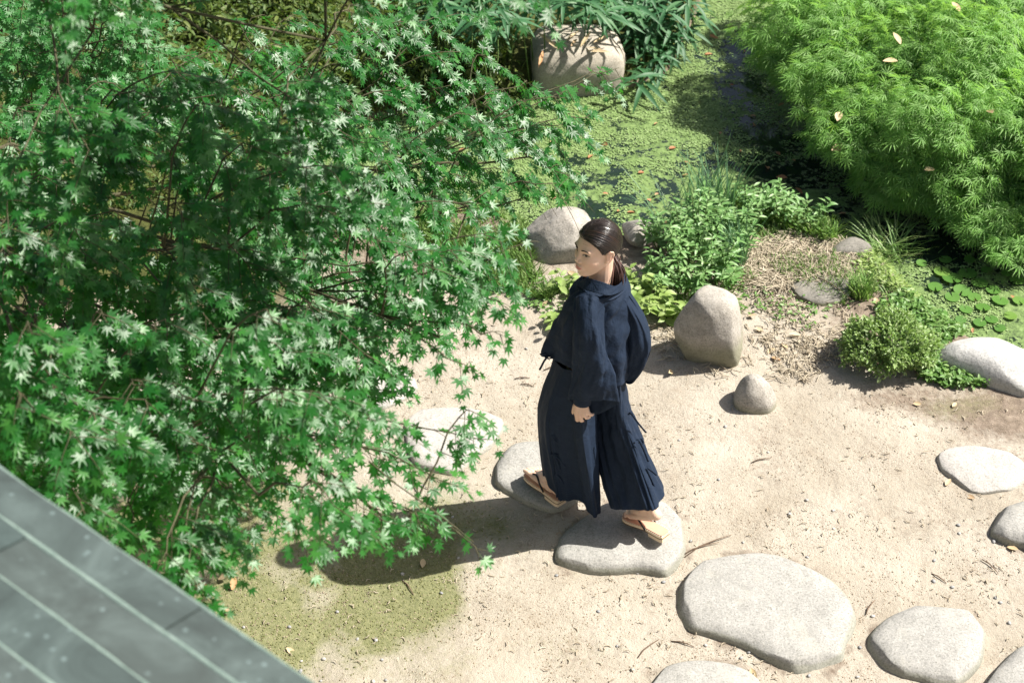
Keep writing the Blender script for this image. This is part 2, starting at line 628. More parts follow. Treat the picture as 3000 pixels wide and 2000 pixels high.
def lace_leaf():
    V, F = [], []
    for a, r in [(-84, .6), (-56, .8), (-28, .95), (0, 1.0), (28, .95), (56, .8), (84, .6)]:
        q = math.radians(a)
        d = np.array([math.cos(q), math.sin(q), 0])
        p = np.array([-d[1], d[0], 0]) * .044
        k = len(V)
        V += [d * .02, d * r * .5 + p + [0, 0, -.06], d * r + [0, 0, -.28 * r * r], d * r * .5 - p + [0, 0, -.06]]
        F += [(k, k + 1, k + 2), (k, k + 2, k + 3)]
    return np.array(V), np.array(F)


def blade(n=3, w=.02, bend=.5):
    V, F = [], []
    for i in range(n + 1):
        x = i / n
        ww = w * (1 - x) ** .7
        V += [(bend * x * x, -ww, x - .25 * bend * x * x), (bend * x * x, ww, x - .25 * bend * x * x)]
    for i in range(n):
        a = 2 * i
        F += [(a, a + 1, a + 3), (a, a + 3, a + 2)]
    return np.array(V), np.array(F)


OCTA = (np.array([(1, 0, 0), (0, 1, 0), (-1, 0, 0), (0, -1, 0), (0, 0, .8), (0, 0, -.8)], float),
        np.array([(0, 1, 4), (1, 2, 4), (2, 3, 4), (3, 0, 4), (1, 0, 5), (2, 1, 5), (3, 2, 5), (0, 3, 5)]))
MAPLE_LEAF = star_leaf()
LANCE = lance_leaf()
BROAD = lance_leaf(.30, .3, .08)
OVAL = lance_leaf(.26, .12, .06, 3)
NARROW = lance_leaf(.085, .45, .03, 5)
LACE = lace_leaf()


def rot_frames(n, tilt=.3):
    a = rng.random(n) * 2 * np.pi
    T = np.stack([np.cos(a), np.sin(a), rng.normal(0, tilt, n)], -1)
    N = np.stack([rng.normal(0, tilt, n), rng.normal(0, tilt, n), np.ones(n)], -1)
    return frames(T, N)


def put_leaves(parent, templ, P, R, S, mat, cap=300, rest='foliage', part='leaf', bias=0.0):
    """up to cap leaves that show largest are objects of their own, the rest is one joined part"""
    P = np.asarray(P, float)
    px, py, dep = to_px(P)
    v = unit(np.array([0, 0, CAM_H]) - P)
    face = np.abs(np.sum(R[:, :, 2] * v, -1))
    sc = S * (.25 + face) / dep ** (1 + bias)
    sc = np.where((px > 5) & (px < 2995) & (py > 5) & (py < 1995), sc, sc * .02)
    order = np.argsort(-sc)
    top, low = order[:cap], order[cap:]
    me = mesh_from(part, templ[0], templ[1].tolist(), mat, True, {'tint': np.zeros(len(templ[0]))})
    base = parent_loc(parent)
    for i in top:
        o = bpy.data.objects.new(part, me)
        col.objects.link(o)
        o.parent = parent
        m = np.eye(4)
        m[:3, :3] = R[i] * S[i]
        m[:3, 3] = P[i] - base
        o.matrix_basis = Matrix(m.tolist())
    if len(low):
        o = joined(rest, templ[0], templ[1], P[low], R[low], S[low], mat, parent, True)
        o['kind'] = 'stuff'


# ------------------------------------------------------------------ stones
def sample_loop(poly, n):
    c = crom(poly, np.linspace(0, len(poly), len(poly) * 12, endpoint=False), True)
    ctr = c.mean(0)
    a = np.arctan2(c[:, 1] - ctr[1], c[:, 0] - ctr[0])
    r = np.linalg.norm(c - ctr, axis=1)
    o = np.argsort(a)
    th = np.linspace(-np.pi, np.pi, n, endpoint=False)
    rr = np.interp(th, np.concatenate([a[o] - 2 * np.pi, a[o], a[o] + 2 * np.pi]), np.tile(r[o], 3))
    return ctr, th, rr


STONE_OUT = []


def slab_stone(name, label, px_poly, h, mat, seed, power=3.2, group=None, lip=None, rough=1.0):
    poly = np.array([PZ(a, b, h * .35)[:2] for a, b in px_poly])
    n = 128
    ctr, th, rr = sample_loop(poly, n)
    zc = float(hg(np.array([ctr[0]]), np.array([ctr[1]]), False)[0])
    rad = np.concatenate([np.linspace(.02, .8, 22), np.linspace(.83, 1.0, 14)])
    V = [np.array([[ctr[0], ctr[1], zc + h]])]
    low = [np.zeros(1)]
    sz = rr.mean()
    for f in rad:
        x = ctr[0] + np.cos(th) * rr * f
        y = ctr[1] + np.sin(th) * rr * f
        q = np.stack([x, y, np.full(n, seed * 3.1)], -1)
        prof = (1 - f ** power) ** (1 / 2.0) if f < 1 else 0.0
        dz = (fbm(q * 2.2, 3) - .5) * .05 * h / .08 * (1 - .5 * f) * rough + (fbm(q * 11, 4) - .5) * .012 * rough
        z = zc + h * prof + dz * min(1, 6 * (1 - f) + .25) - .02 * (f > .999)
        V.append(np.stack([x, y, z], -1))
        low.append(np.full(n, sstep(.86, 1.0, f)))
    x = ctr[0] + np.cos(th) * rr * .97
    y = ctr[1] + np.sin(th) * rr * .97
    V.append(np.stack([x, y, np.full(n, zc - .12)], -1))
    low.append(np.ones(n))
    V = np.concatenate(V)
    low = np.concatenate(low)
    fr = np.random.default_rng(seed + 90)
    c3 = np.array([ctr[0], ctr[1], zc])
    for _ in range(12):                      # worn and chipped edges
        a_ = fr.random() * 6.283
        nn = unit(np.array([math.cos(a_), math.sin(a_), fr.uniform(.15, 1.1) * h / .08]))
        pr = (V - c3) @ nn
        lim = pr.max() * fr.uniform(.90, .975)
        V = V - nn * (np.maximum(0, pr - lim) * .8)[:, None]
    STONE_OUT.append(poly)
    F = [[0, 1 + j, 1 + (j + 1) % n] for j in range(n)]
    for i in range(len(rad)):
        a = 1 + i * n
        b = a + n
        for j in range(n):
            k = (j + 1) % n
            F.append([a + j, b + j, b + k, a + k])
    o = obj(name, V, F, mat, None, True, {'low': low}, origin=(ctr[0], ctr[1], zc))
    tag(o, label, 'stone' if 'stone' in name else 'rock', group)
    return o


STEP = 'stepping stones set in the sand path'
slab_stone('stepping_stone', 'grey stepping stone under the raised rear sandal, front edge pitted', [(1625, 1640), (1632, 1585), (1655, 1550), (1720, 1500), (1800, 1452), (1880, 1440), (1950, 1455), (1998, 1505), (2012, 1570), (2010, 1630),
           (1985, 1660), (1950, 1678), (1905, 1672), (1860, 1668), (1800, 1672), (1740, 1670), (1670, 1660)], .055, M['stone'], 1, 6, group=STEP)
slab_stone('stepping_stone', 'grey stepping stone half in shadow under the forward left-hand sandal', [(1440, 1395), (1455, 1350), (1490, 1303), (1530, 1287), (1600, 1288), (1680, 1310), (1722, 1385), (1715, 1440), (1660, 1482),
           (1600, 1494), (1560, 1482), (1500, 1444), (1450, 1415)], .04, M['stone'], 2, 6, group=STEP)
slab_stone('stepping_stone', 'pale flat heart-shaped stepping stone beyond the shadow, maple twigs hanging over it', [(1190, 1205), (1260, 1190), (1340, 1188), (1420, 1198), (1480, 1218), (1494, 1244), (1475, 1284), (1400, 1332), (1340, 1380),
           (1300, 1384), (1240, 1367), (1200, 1332), (1185, 1262)], .035, M['stone_pale'], 3, 6, group=STEP)
slab_stone('stepping_stone', 'pale flat stone mostly hidden behind hanging maple leaves', [(1050, 1170), (1070, 1105), (1120, 1070), (1190, 1085), (1228, 1122), (1210, 1155), (1130, 1192)], .025, M['stone_pale'], 4, 6, group=STEP)
slab_stone('stepping_stone', 'largest grey stepping stone, broad and rounded with a broken near edge', [(1966, 1772), (1975, 1705), (2010, 1658), (2060, 1625), (2130, 1612), (2230, 1612), (2330, 1633), (2430, 1686), (2490, 1744), (2513, 1792),
           (2505, 1840), (2482, 1882), (2470, 1930), (2420, 1962), (2350, 1966), (2285, 1948), (2235, 1918), (2170, 1885), (2090, 1858), (2010, 1832)], .06, M['stone'], 5, 7, group=STEP)
slab_stone('stepping_stone', 'rounded grey stepping stone right of the largest one, fully in view', [(2538, 1882), (2560, 1835), (2620, 1788), (2700, 1762), (2780, 1764), (2850, 1783), (2887, 1824), (2890, 1882), (2872, 1942), (2812, 1997),
           (2762, 2002), (2700, 1984), (2625, 1966), (2570, 1937)], .065, M['stone'], 6, 4.5, group=STEP)
slab_stone('stepping_stone', 'grey stepping stone cut off by the bottom edge below the largest one', [(1880, 2010), (1930, 1955), (2000, 1930), (2080, 1927), (2170, 1945), (2240, 1992), (2250, 2080), (2150, 2120), (1950, 2120), (1880, 2070)], .045, M['stone'], 7, group=STEP)
slab_stone('stepping_stone', 'grey stepping stone cut off by the bottom right corner', [(2880, 2005), (2940, 1928), (3000, 1880), (3100, 1860), (3150, 1950), (3100, 2080), (2950, 2100)], .06, M['stone'], 8, group=STEP)
slab_stone('stepping_stone', 'flat oval pale stepping stone at the right edge below the shrub', [(2738, 1315), (2790, 1298), (2880, 1296), (2960, 1315), (3010, 1348), (3018, 1392), (2970, 1427), (2900, 1442), (2840, 1432), (2790, 1402), (2750, 1353)], .035, M['stone_pale'], 9, 4, group=STEP)
slab_stone('stepping_stone', 'stepping stone with dark undercut side, cut off by the right edge', [(2907, 1560), (2920, 1498), (2960, 1473), (3040, 1458), (3120, 1485), (3140, 1572), (3060, 1612), (3000, 1592), (2960, 1582)], .08, M['stone'], 10, 4, group=STEP)
slab_stone('flat_rock', 'dark flat slab lying in the dry litter with a crack across it', [(2310, 838), (2340, 824), (2400, 812), (2480, 818), (2495, 852), (2485, 880), (2430, 897), (2380, 892), (2330, 872)], .03, M['slab'], 11, 6)
slab_stone('bank_rock', 'grey lichen-flecked rock at the pond edge right of the grassy bank', [(2430, 735), (2470, 705), (2500, 698), (2540, 712), (2562, 735), (2500, 752), (2440, 748)], .05, M['slab'], 12, 2.4)
slab_stone('bank_rock', 'pinkish weathered rock behind the dry straw litter', [(2225, 712), (2260, 697), (2310, 695), (2345, 712), (2320, 732), (2250, 736)], .025, M['rock_dark'], 13, 2.4)
slab_stone('white_rock', 'large white rock beside the pond right of the round shrub', [(2735, 1042), (2765, 1012), (2810, 994), (2860, 990), (2915, 1004), (2980, 1030), (3080, 1070), (3090, 1120), (3020, 1142), (2935, 1124), (2850, 1094), (2780, 1070)],
           .14, M['rock_white'], 14, 2.6, rough=1.3)


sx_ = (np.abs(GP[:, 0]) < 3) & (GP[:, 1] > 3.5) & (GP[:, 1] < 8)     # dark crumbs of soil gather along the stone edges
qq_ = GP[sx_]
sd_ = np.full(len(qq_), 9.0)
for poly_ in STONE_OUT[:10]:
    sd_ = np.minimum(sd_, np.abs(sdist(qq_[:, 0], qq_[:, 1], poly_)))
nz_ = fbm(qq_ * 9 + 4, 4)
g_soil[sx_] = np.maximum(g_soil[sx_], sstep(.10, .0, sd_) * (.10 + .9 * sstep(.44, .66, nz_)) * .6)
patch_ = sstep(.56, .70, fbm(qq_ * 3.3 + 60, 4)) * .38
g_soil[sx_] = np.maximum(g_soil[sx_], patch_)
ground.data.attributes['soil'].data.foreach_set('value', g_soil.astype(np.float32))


def ring_rock(name, label, levels, mat, seed, power=2.5, n=96, rough=1.0, facet=1.0):
    """levels: (z, left px, right px, depth Y of the centre, half depth)"""
    L = []
    for z, a, b, Yc, bd in levels:
        r = ray(1500, 1000)
        dep = Yc * CP + (CAM_H - z) * SP
        L.append((z, (a - 1500) * dep / FPX, (b - 1500) * dep / FPX, Yc, bd))
    L = np.array(L)
    nv = 26
    ts = np.linspace(0, len(L) - 1, nv)
    L = np.stack([np.interp(ts, np.arange(len(L)), L[:, k]) for k in range(5)], -1)
    for it in range(2):
        L[1:-1] = .25 * L[:-2] + .5 * L[1:-1] + .25 * L[2:]
    th = np.arange(n) * 2 * np.pi / n
    V = []
    for z, a, b, Yc, bd in L:
        cx, hw = (a + b) / 2, (b - a) / 2
        c, s = np.cos(th), np.sin(th)
        q = (np.abs(c) ** power + np.abs(s) ** power) ** (-1 / power)
        V.append(np.stack([cx + hw * c * q, Yc + bd * s * q, np.full(n, z)], -1))
    V = np.array(V)
    for f in (.8, .55, .28):                 # close the top
        last = V[nv - 1]
        m = last.mean(0)
        d = m + (last - m) * f
        d[:, 2] = last[:, 2] + (L[-1, 2] - L[-1, 1]) * .10 * (1 - f * f)
        V = np.concatenate([V, d[None]])
    rows = len(V)
    ctr = V.reshape(-1, 3).mean(0)
    V = V.reshape(-1, 3)
    d = unit(V - ctr)
    sz = np.linalg.norm(V.max(0) - V.min(0)) / 2
    V = V + d * ((fbm(V * 3.5 / (sz / .3) + seed * 7, 4) - .5) * .16 * sz * rough + (fbm(V * 16 + seed, 4) - .5) * .03 * sz * rough + (np.abs(fbm(V * 8 + seed * 2, 3) - .5)) * -.05 * sz * rough)[:, None]
    fr = np.random.default_rng(seed + 50)
    for _ in range(14):                      # broken faces
        nn = unit(fr.normal(0, 1, 3) * np.array([1, 1, .8]))
        pr = (V - ctr) @ nn
        lim = np.quantile(pr, fr.uniform(.80, .95))
        V = V - nn * (np.maximum(0, pr - lim) * .75 * facet)[:, None]
    V = V + d * ((fbm(V * 22 + seed * 3, 4) - .5) * .03 * sz * rough)[:, None]
    V = np.concatenate([V, [V[-n:].mean(0)]])
    F = []
    for i in range(rows - 1):
        for j in range(n):
            k = (j + 1) % n
            F.append([i * n + j, i * n + k, (i + 1) * n + k, (i + 1) * n + j])
    for j in range(n):
        F.append([(rows - 1) * n + j, (rows - 1) * n + (j + 1) % n, rows * n])
    z0, z1 = V[:, 2].min(), V[:, 2].max()
    low = 1 - sstep(.12, .75, (V[:, 2] - z0) / (z1 - z0))
    o = obj(name, V, F, mat, None, True, {'low': low}, origin=(ctr[0], ctr[1], max(0, z0)))
    tag(o, label, 'rock')
    return o


ring_rock('upright_rock', 'tall grey upright rock right of the walking person', [(-.1, 2010, 2180, 6.57, .10), (0, 2010, 2184, 6.57, .12), (.09, 1975, 2192, 6.57, .14), (.19, 1956, 2190, 6.57, .14), (.27, 1990, 2176, 6.58, .13),
          (.33, 2015, 2160, 6.58, .11), (.375, 2040, 2130, 6.59, .08)], M['rock'], 1, 2.9, rough=.5, facet=.8)
ring_rock('small_rock', 'small cone-shaped grey rock in the sand in front of the tall upright rock', [(-.08, 2136, 2282, 6.21, .09), (0, 2138, 2281, 6.21, .095), (.05, 2142, 2275, 6.21, .09), (.1, 2160, 2258, 6.215, .075), (.14, 2178, 2240, 6.22, .045),
          (.163, 2194, 2224, 6.22, .02)], M['rock'], 2, 2.2, rough=.4, facet=.2)
ring_rock('boulder', 'big rough boulder at the pond edge behind the person\'s head', [(-.2, 1515, 1775, 7.46, .19), (0, 1518, 1772, 7.46, .19), (.07, 1522, 1768, 7.46, .18), (.14, 1545, 1752, 7.48, .15), (.18, 1575, 1725, 7.5, .11), (.2, 1600, 1700, 7.5, .07)],
          M['rock'], 3, 2.6, rough=.8)
ring_rock('boulder', 'small grey rock at the pond edge right of the person\'s head', [(-.2, 1810, 1938, 7.56, .12), (0, 1812, 1935, 7.56, .12), (.04, 1818, 1928, 7.56, .11), (.075, 1840, 1902, 7.56, .07)], M['rock'], 4, 2.3, rough=.6)
ring_rock('boulder', 'square mossy boulder on the far bank under the dwarf bamboo', [(-.3, 1562, 1828, 9.4, .22), (-.1, 1558, 1832, 9.4, .23), (.06, 1556, 1836, 9.4, .24), (.13, 1560, 1832, 9.41, .23), (.165, 1570, 1824, 9.42, .21)], M['rock_dark'], 5, 6, rough=.55, facet=.25)
ring_rock('boulder', 'brown rock at the right edge behind the feathery weeping maple', [(-.3, 2955, 3120, 8.45, .2), (0, 2960, 3110, 8.45, .2), (.14, 2975, 3090, 8.45, .17), (.22, 3000, 3060, 8.45, .1)], M['rock_dark'], 6, 2.6)

# ------------------------------------------------------------------ house corner: roof of flat copper courses
def roof_mat():
    t = NT('weathered_copper')
    v = t.geo()
    r = t.n('ObjectInfo').outputs['Random']
    c = t.ramp(t.noise(5, 6, .7, vec=v, dist=1.2), [(.3, (.026, .037, .035)), (.5, (.045, .064, .061)), (.72, (.082, .112, .108))])
    c = t.mix(t.math('MULTIPLY', r, .35), c, (.060, .054, .047, 1))
    vo = t.n('TexVoronoi', i={'Scale': 7.0, 'Randomness': 1.0})
    t.l(v, vo.inputs['Vector'])
    dd = t.math('ADD', vo.outputs['Distance'], t.math('MULTIPLY', t.noise(22, 5, .7, vec=v), .34))
    spot = t.ramp(dd, [(.15, (1, 1, 1)), (.30, (0, 0, 0))])
    c = t.mix(t.math('MULTIPLY', spot, .5), c, (.22, .28, .28, 1))
    v2 = t.n('TexVoronoi', i={'Scale': 26.0, 'Randomness': 1.0})
    t.l(v, v2.inputs['Vector'])
    spot2 = t.ramp(t.math('ADD', v2.outputs['Distance'], t.math('MULTIPLY', t.noise(90, 3, .7, vec=v), .2)), [(.16, (1, 1, 1)), (.25, (0, 0, 0))])
    c = t.mix(t.math('MULTIPLY', spot2, .5), c, (.17, .23, .23, 1))
    t.set(col=c, rough=.55, spec=.4, metal=.0, nor=t.bump(t.noise(12, 5, vec=v), .15, .01))
    return t.m


M['roof'] = roof_mat()
M['seam'] = simple('oxidised_seam', (.10, .145, .125), (.17, .225, .20), 40, .7, .3)
M['wood'] = simple('dark_timber', (.07, .05, .035), (.11, .08, .055), 18, .7, .3)
M['plaster'] = simple('plaster', (.55, .50, .42), (.62, .57, .49), 6, .9, .1)

ZE = 3.35
e1, e2 = PZ(0, 1380, ZE), PZ(900, 1998, ZE)
ed = unit(e2 - e1)
back = unit(np.cross(np.array([0, 0, 1.0]), ed))
if back[1] > 0: back = -back
SL = math.radians(17)
up_r = back * math.cos(SL) + np.array([0, 0, 1.0]) * math.sin(SL)
nrm = unit(np.cross(ed, up_r))
if nrm[2] < 0: nrm = -nrm


def roof_uv(px, py):
    r = ray(px, py)
    o = np.array([0, 0, CAM_H]) - e1
    t = -np.dot(o, nrm) / np.dot(r, nrm)
    p = o + r * t
    return np.dot(p, ed), np.dot(p, up_r)


house_o = e1 + up_r * 1.2 - np.array([0, 0, 0])
house = empty('house', (e1[0] - 1.0, e1[1] - 1.0, 0))
tag(house, 'corner of a house roof clad in weathered grey copper courses with pale seams and spots', 'house roof')
rowsv = [0.0] + [float(np.mean([roof_uv(*a)[1], roof_uv(*b)[1]])) for a, b in (((0, 1522), (675, 2000)), ((0, 1697), (408, 2000)), ((0, 1897), (138, 2000)))]
stepw = rowsv[3] - rowsv[2]
while len(rowsv) < 12: rowsv.append(rowsv[-1] + stepw)


def rbox(u0, u1, v0, v1, w0, w1, lift=0.0):
    P = []
    for w, vv in ((w0, 0), (w1, 1)):
        for (u, v_) in ((u0, v0), (u1, v0), (u1, v1), (u0, v1)):
            tilt = lift * (1 - (v_ - v0) / (v1 - v0))
            P.append(e1 + ed * u + up_r * v_ + nrm * (w + tilt))
    return np.array(P), [[0, 3, 2, 1], [4, 5, 6, 7], [0, 1, 5, 4], [1, 2, 6, 5], [2, 3, 7, 6], [3, 0, 4, 7]]


for i in range(len(rowsv) - 1):
    off = [0.05, 0.33, 0.14, 0.46][i % 4] - 2.6
    L = .62
    for k in range(9):
        u0, u1 = off + k * L, off + (k + 1) * L
        if u0 > 3.0: continue
        w = .0008 * ((k * 7 + i * 3) % 5)
        V, F = rbox(u0 + .0015, u1 - .0015, rowsv[i] + .004, rowsv[i + 1] + .012, -.008, -.002 + w, .010)
        obj('roof_panel', V, F, M['roof'], house, False)
    n = 60
    us = np.linspace(-2.6, 3.0, 120)
    wob = (fbm(np.stack([us * 9, us * 0 + i, us * 0], -1), 3) - .5)
    pts = np.array([e1 + ed * u + up_r * (rowsv[i] + .002 + .003 * q) + nrm * (.006) for u, q in zip(us, wob)])
    V, F = tube(pts, .0035 + .004 * np.abs(wob) * 2 + (.001 if i else 0), 8)
    obj('roof_seam', V, F, M['seam'], house)
V, F = rbox(-2.6, 3.0, -.005, .02, -.16, -.012)
obj('fascia', V, F, M['wood'], house, False)
V, F = rbox(-2.6, 3.0, .03, rowsv[-1], -.05, -.018)
obj('roof_deck', V, F, M['wood'], house, False)
for k in range(11):
    u = -2.4 + k * .5
    V, F = rbox(u, u + .07, .025, rowsv[-1], -.15, -.052)
    obj('rafter', V, F, M['wood'], house, False)
wa = e1 + back * .75
wp = []
for zz in (-.1, ZE - .05):
    for u in (-2.5, 2.2):
        for d_ in (0, .15):
            q = wa + ed * u + back * d_
            wp.append((q[0], q[1], zz))
wp = np.array(wp)
obj('wall', wp, [[0, 2, 6, 4], [1, 5, 7, 3], [0, 4, 5, 1], [2, 3, 7, 6], [4, 6, 7, 5], [0, 1, 3, 2]], M['plaster'], house, False)

# ------------------------------------------------------------------ maple trees
def in_poly(px, py, poly):
    return sdist(np.array([px]), np.array([py]), np.array(poly, float))[0] < 0


def poisson(poly, dist, tries=4000):
    poly = np.array(poly, float)
    lo, hi = poly.min(0), poly.max(0)
    c = rng.random((tries, 2)) * (hi - lo) + lo
    c = c[sdist(c[:, 0], c[:, 1], poly) < 0]
    out = []
    for p in c:
        if all((p[0] - q[0]) ** 2 + (p[1] - q[1]) ** 2 > dist * dist for q in out): out.append(p)
    return out


def maple(name, label, trunk_base, trunk_top, sprays, mat, cap, bias, trunk_r=.11, leaf_size=(.045, .070), dens_k=3.7, extra=()):
    """sprays: (centre, radius, leaf count). Trunk, limbs to every group of sprays, twigs and leaf sprays round each centre."""
    tb, tt = np.array(trunk_base, float), np.array(trunk_top, float)
    root = empty(name, tb)
    tag(root, label, 'tree')
    k = np.linspace(0, 1, 14)[:, None]
    bend = np.sin(k * 3.0) * np.array([.12, .08, 0]) + np.sin(k * 7) * np.array([-.04, .05, 0])
    tp = tb + (tt - tb) * k + bend - np.array([0, 0, .15]) * (k == 0)
    V, F = tube(tp, np.linspace(trunk_r, trunk_r * .5, 14), 12)
    obj('trunk', V, F, M['bark'], root)
    leader = np.array([tt, tt + [-.5, -.6, .8], tt + [-.6, -1.5, 1.7]])
    V, F = tube(crom(leader, np.linspace(0, 2, 9)), np.linspace(trunk_r * .5, trunk_r * .3, 9), 10)
    obj('trunk', V, F, M['bark'], root)
    C = np.array([s[0] for s in sprays])
    # limbs: greedy clusters of sprays
    left = list(range(len(C)))
    limbs = []
    while left:
        far = max(left, key=lambda i: np.linalg.norm(C[i] - tt))
        near = sorted(left, key=lambda i: np.linalg.norm(C[i] - C[far]))[:9]
        limbs.append((far, near))
        left = [i for i in left if i not in near]
    twigs = []
    LP, LT, LN, LS = [], [], [], []
    for far, mem in limbs:
        st = tp[rng.integers(7, 13)]
        if to_px(C[mem].mean(0))[1] < -40: st = leader[-1]
        en = C[mem].mean(0) - np.array([0, 0, .10])
        en = en - np.array([0, 0, .14])
        mid = (st + en) / 2 + np.array([0, 0, .05]) + rng.normal(0, .08, 3)
        tsx = np.linspace(0, 1, 12)[:, None]
        path = (1 - tsx) ** 2 * st + 2 * tsx * (1 - tsx) * mid + tsx ** 2 * en
        path[1:-1] += rng.normal(0, .012, (10, 3))
        V, F = tube(path, np.linspace(.010, .004, 12), 7)
        obj('branch', V, F, M['maple_twig'], root)
        for i in mem:
            c, R, n = sprays[i]
            a = path[rng.integers(8, 12)]
            out = c - tt
            out[2] *= .3
            out = unit(out)
            m2 = (a + c) / 2 + np.array([0, 0, .05])
            q = np.linspace(0, 1, 7)[:, None]
            end = c + out * R * .8 - np.array([0, 0, R * .35])
            tw = (1 - q) ** 2 * a + 2 * q * (1 - q) * (c + np.array([0, 0, R * .12])) + q ** 2 * end
            tw[1:] += rng.normal(0, .008, (6, 3))
            twigs.append(tube(tw, np.linspace(.0042, .0014, 7), 4))
            cpx, cpy, _ = to_px(c)
            glint = float(sstep(500, 1150, cpx) * sstep(950, 450, cpy)) + .12    # upper right leaves tilted so the sun glints off them to the camera
            side = np.cross(out, [0, 0, 1.0])
            nb = 5 + int(rng.integers(0, 3))
            per = max(2, int(n * dens_k) // nb)
            for b in range(nb):
                f = .35 + .65 * (b + rng.random()) / nb
                p0 = crom(tw, [f * 5.99])[0]
                sg = 1 if b % 2 else -1
                dr = unit(out * rng.uniform(.3, 1.0) + side * sg * rng.uniform(.3, 1.1) + np.array([0, 0, rng.uniform(-.55, .1)]))
                ln = R * rng.uniform(.6, 1.15)
                qq = np.linspace(0, 1, 4)[:, None]
                sp = p0 + dr * ln * qq - np.array([0, 0, .35]) * ln * qq ** 2
                twigs.append(tube(sp, np.linspace(.0018, .0008, 4), 3))
                for z in range(per):
                    w = (z + .6) / per
                    pp = p0 + dr * ln * w - np.array([0, 0, .35]) * ln * w ** 2
                    td = unit(dr + side * (1 if z % 2 else -1) * rng.uniform(.1, 1.0) + rng.normal(0, .25, 3) + np.array([0, 0, rng.uniform(-.75, -.1)]))
                    nn = np.array([0, 0, 1.0]) + out * rng.uniform(.0, .45) + rng.normal(0, .27, 3) + np.array([.34, -.34, 0]) * glint + np.array([.0, -.10, 0])
                    LP.append(pp + td * .028 + np.array([0, 0, -.008]))
                    LT.append(td)
                    LN.append(nn)
                    LS.append(rng.uniform(*leaf_size) * (1 - .25 * w))
    for tw in extra: twigs.append(tube(np.array([PS(*q) for q in tw]), np.linspace(.0026, .0014, len(tw)), 5))
    V, F = merge(twigs)
    o = obj('twig', V, F, M['maple_twig'], root)
    o['kind'] = 'stuff'
    LP, LT, LN, LS = map(np.array, (LP, LT, LN, LS))
    lx, ly, _ = to_px(LP)
    ok = ~((lx > 1545) & (lx < 2000) & (ly > 590) & (ly < 1600))     # her way is clear of the twigs
    LP, LT, LN, LS = LP[ok], LT[ok], LN[ok], LS[ok]
    put_leaves(root, MAPLE_LEAF, LP, frames(LT, LN), LS, mat, cap, bias=bias)
    return root


POLY_FAR = [(560, 130), (900, 60), (1290, 20), (1400, 90), (1530, 190), (1600, 330), (1570, 430), (1560, 520), (1420, 560), (1180, 560), (900, 520), (560, 420), (420, 200)]
POLY_MID = [(-60, 250), (480, 150), (1000, 380), (1330, 560), (1380, 640), (1290, 800), (1140, 900), (1000, 1050), (600, 1200), (200, 1300), (-60, 1250)]
POLY_NEAR = [(-60, 850), (650, 800), (1050, 900), (1080, 1080), (1060, 1320), (880, 1400), (560, 1400), (480, 1560), (300, 1480), (-60, 1250)]
sprays = []
for p in poisson(POLY_FAR, 92):
    sprays.append((PS(p[0], p[1], rng.uniform(6.2, 7.3)), .17, 35))
for p in poisson(POLY_MID, 88):
    dens = 31 if p[0] < 900 else 26
    sprays.append((PS(p[0], p[1], rng.uniform(4.9, 6.4)), .17, dens))
for p in poisson(POLY_NEAR, 112):
    dens = 26 if p[0] < 600 else 18
    sprays.append((PS(p[0], p[1], rng.uniform(4.3, 5.3)), .15, dens))
for px, py, s, R, n in [(1660, 330, 7.0, .12, 16), (1610, 500, 6.7, .12, 16), (1640, 560, 6.5, .08, 8), (1720, 205, 7.2, .12, 14), (1790, 190, 7.2, .06, 6), (1500, 700, 5.5, .09, 6),
                        (1500, 750, 5.3, .05, 3), (1420, 850, 5.2, .09, 9), (1440, 960, 5.1, .04, 3), (1320, 1150, 5.0, .10, 8), (1390, 1260, 5.0, .05, 4), (1245, 1350, 4.9, .10, 10),
                        (1190, 1480, 4.8, .09, 9), (1090, 1470, 4.8, .08, 8), (850, 1560, 4.7, .07, 7), (520, 1640, 4.5, .12, 18), (450, 1560, 4.5, .12, 18), (1380, 1590, 4.8, .03, 2),
                        (1010, 1420, 4.8, .09, 10), (1280, 1010, 5.1, .09, 9), (1120, 40, 6.6, .12, 14), (1000, 0, 6.2, .12, 14), (700, 40, 6.6, .10, 8)]:
    sprays.append((PS(px, py, s), R, n))
for k in range(40):                       # unseen crown sprays added above the frame to shade the lower left
    sprays.append((PS(rng.uniform(0, 1500), rng.uniform(-800, -110), rng.uniform(4.2, 5.6)), .2, 26))
for px, py, s, R, n in [(640, 60, 6.9, .12, 14), (820, 30, 6.8, .12, 12), (480, 150, 6.8, .14, 16)]:
    sprays.append((PS(px, py, s), R, n))
maple('maple_tree', 'leafy green maple spreading its star-shaped leaves across the left half, nearest the roof', (-2.75, 4.9, 0), (-2.2, 5.2, 2.5), sprays, M['maple'], 300, .5, extra=[[(1080, 1350, 4.8), (1150, 1410, 4.78), (1250, 1480, 4.77), (1330, 1540, 4.77), (1388, 1588, 4.77)], [(640, 1190, 4.7), (720, 1300, 4.7), (770, 1420, 4.72)]])
sp2 = []
for p in poisson([(-80, -80), (330, -60), (420, 90), (330, 190), (150, 260), (-80, 330)], 70):
    sp2.append((PS(p[0], p[1], rng.uniform(7.9, 8.6)), .17, 26))
for px, py in ((400, 60), (330, 110), (250, 190), (150, 230)):
    sp2.append((PS(px, py, 8.1), .12, 14))
maple('maple_tree', 'maple branch with pale star-shaped leaves in the upper left corner behind the nearer maple', (-3.9, 8.2, 0), (-3.3, 7.9, 2.2), sp2, M['maple_far'], 200, .3, .10)

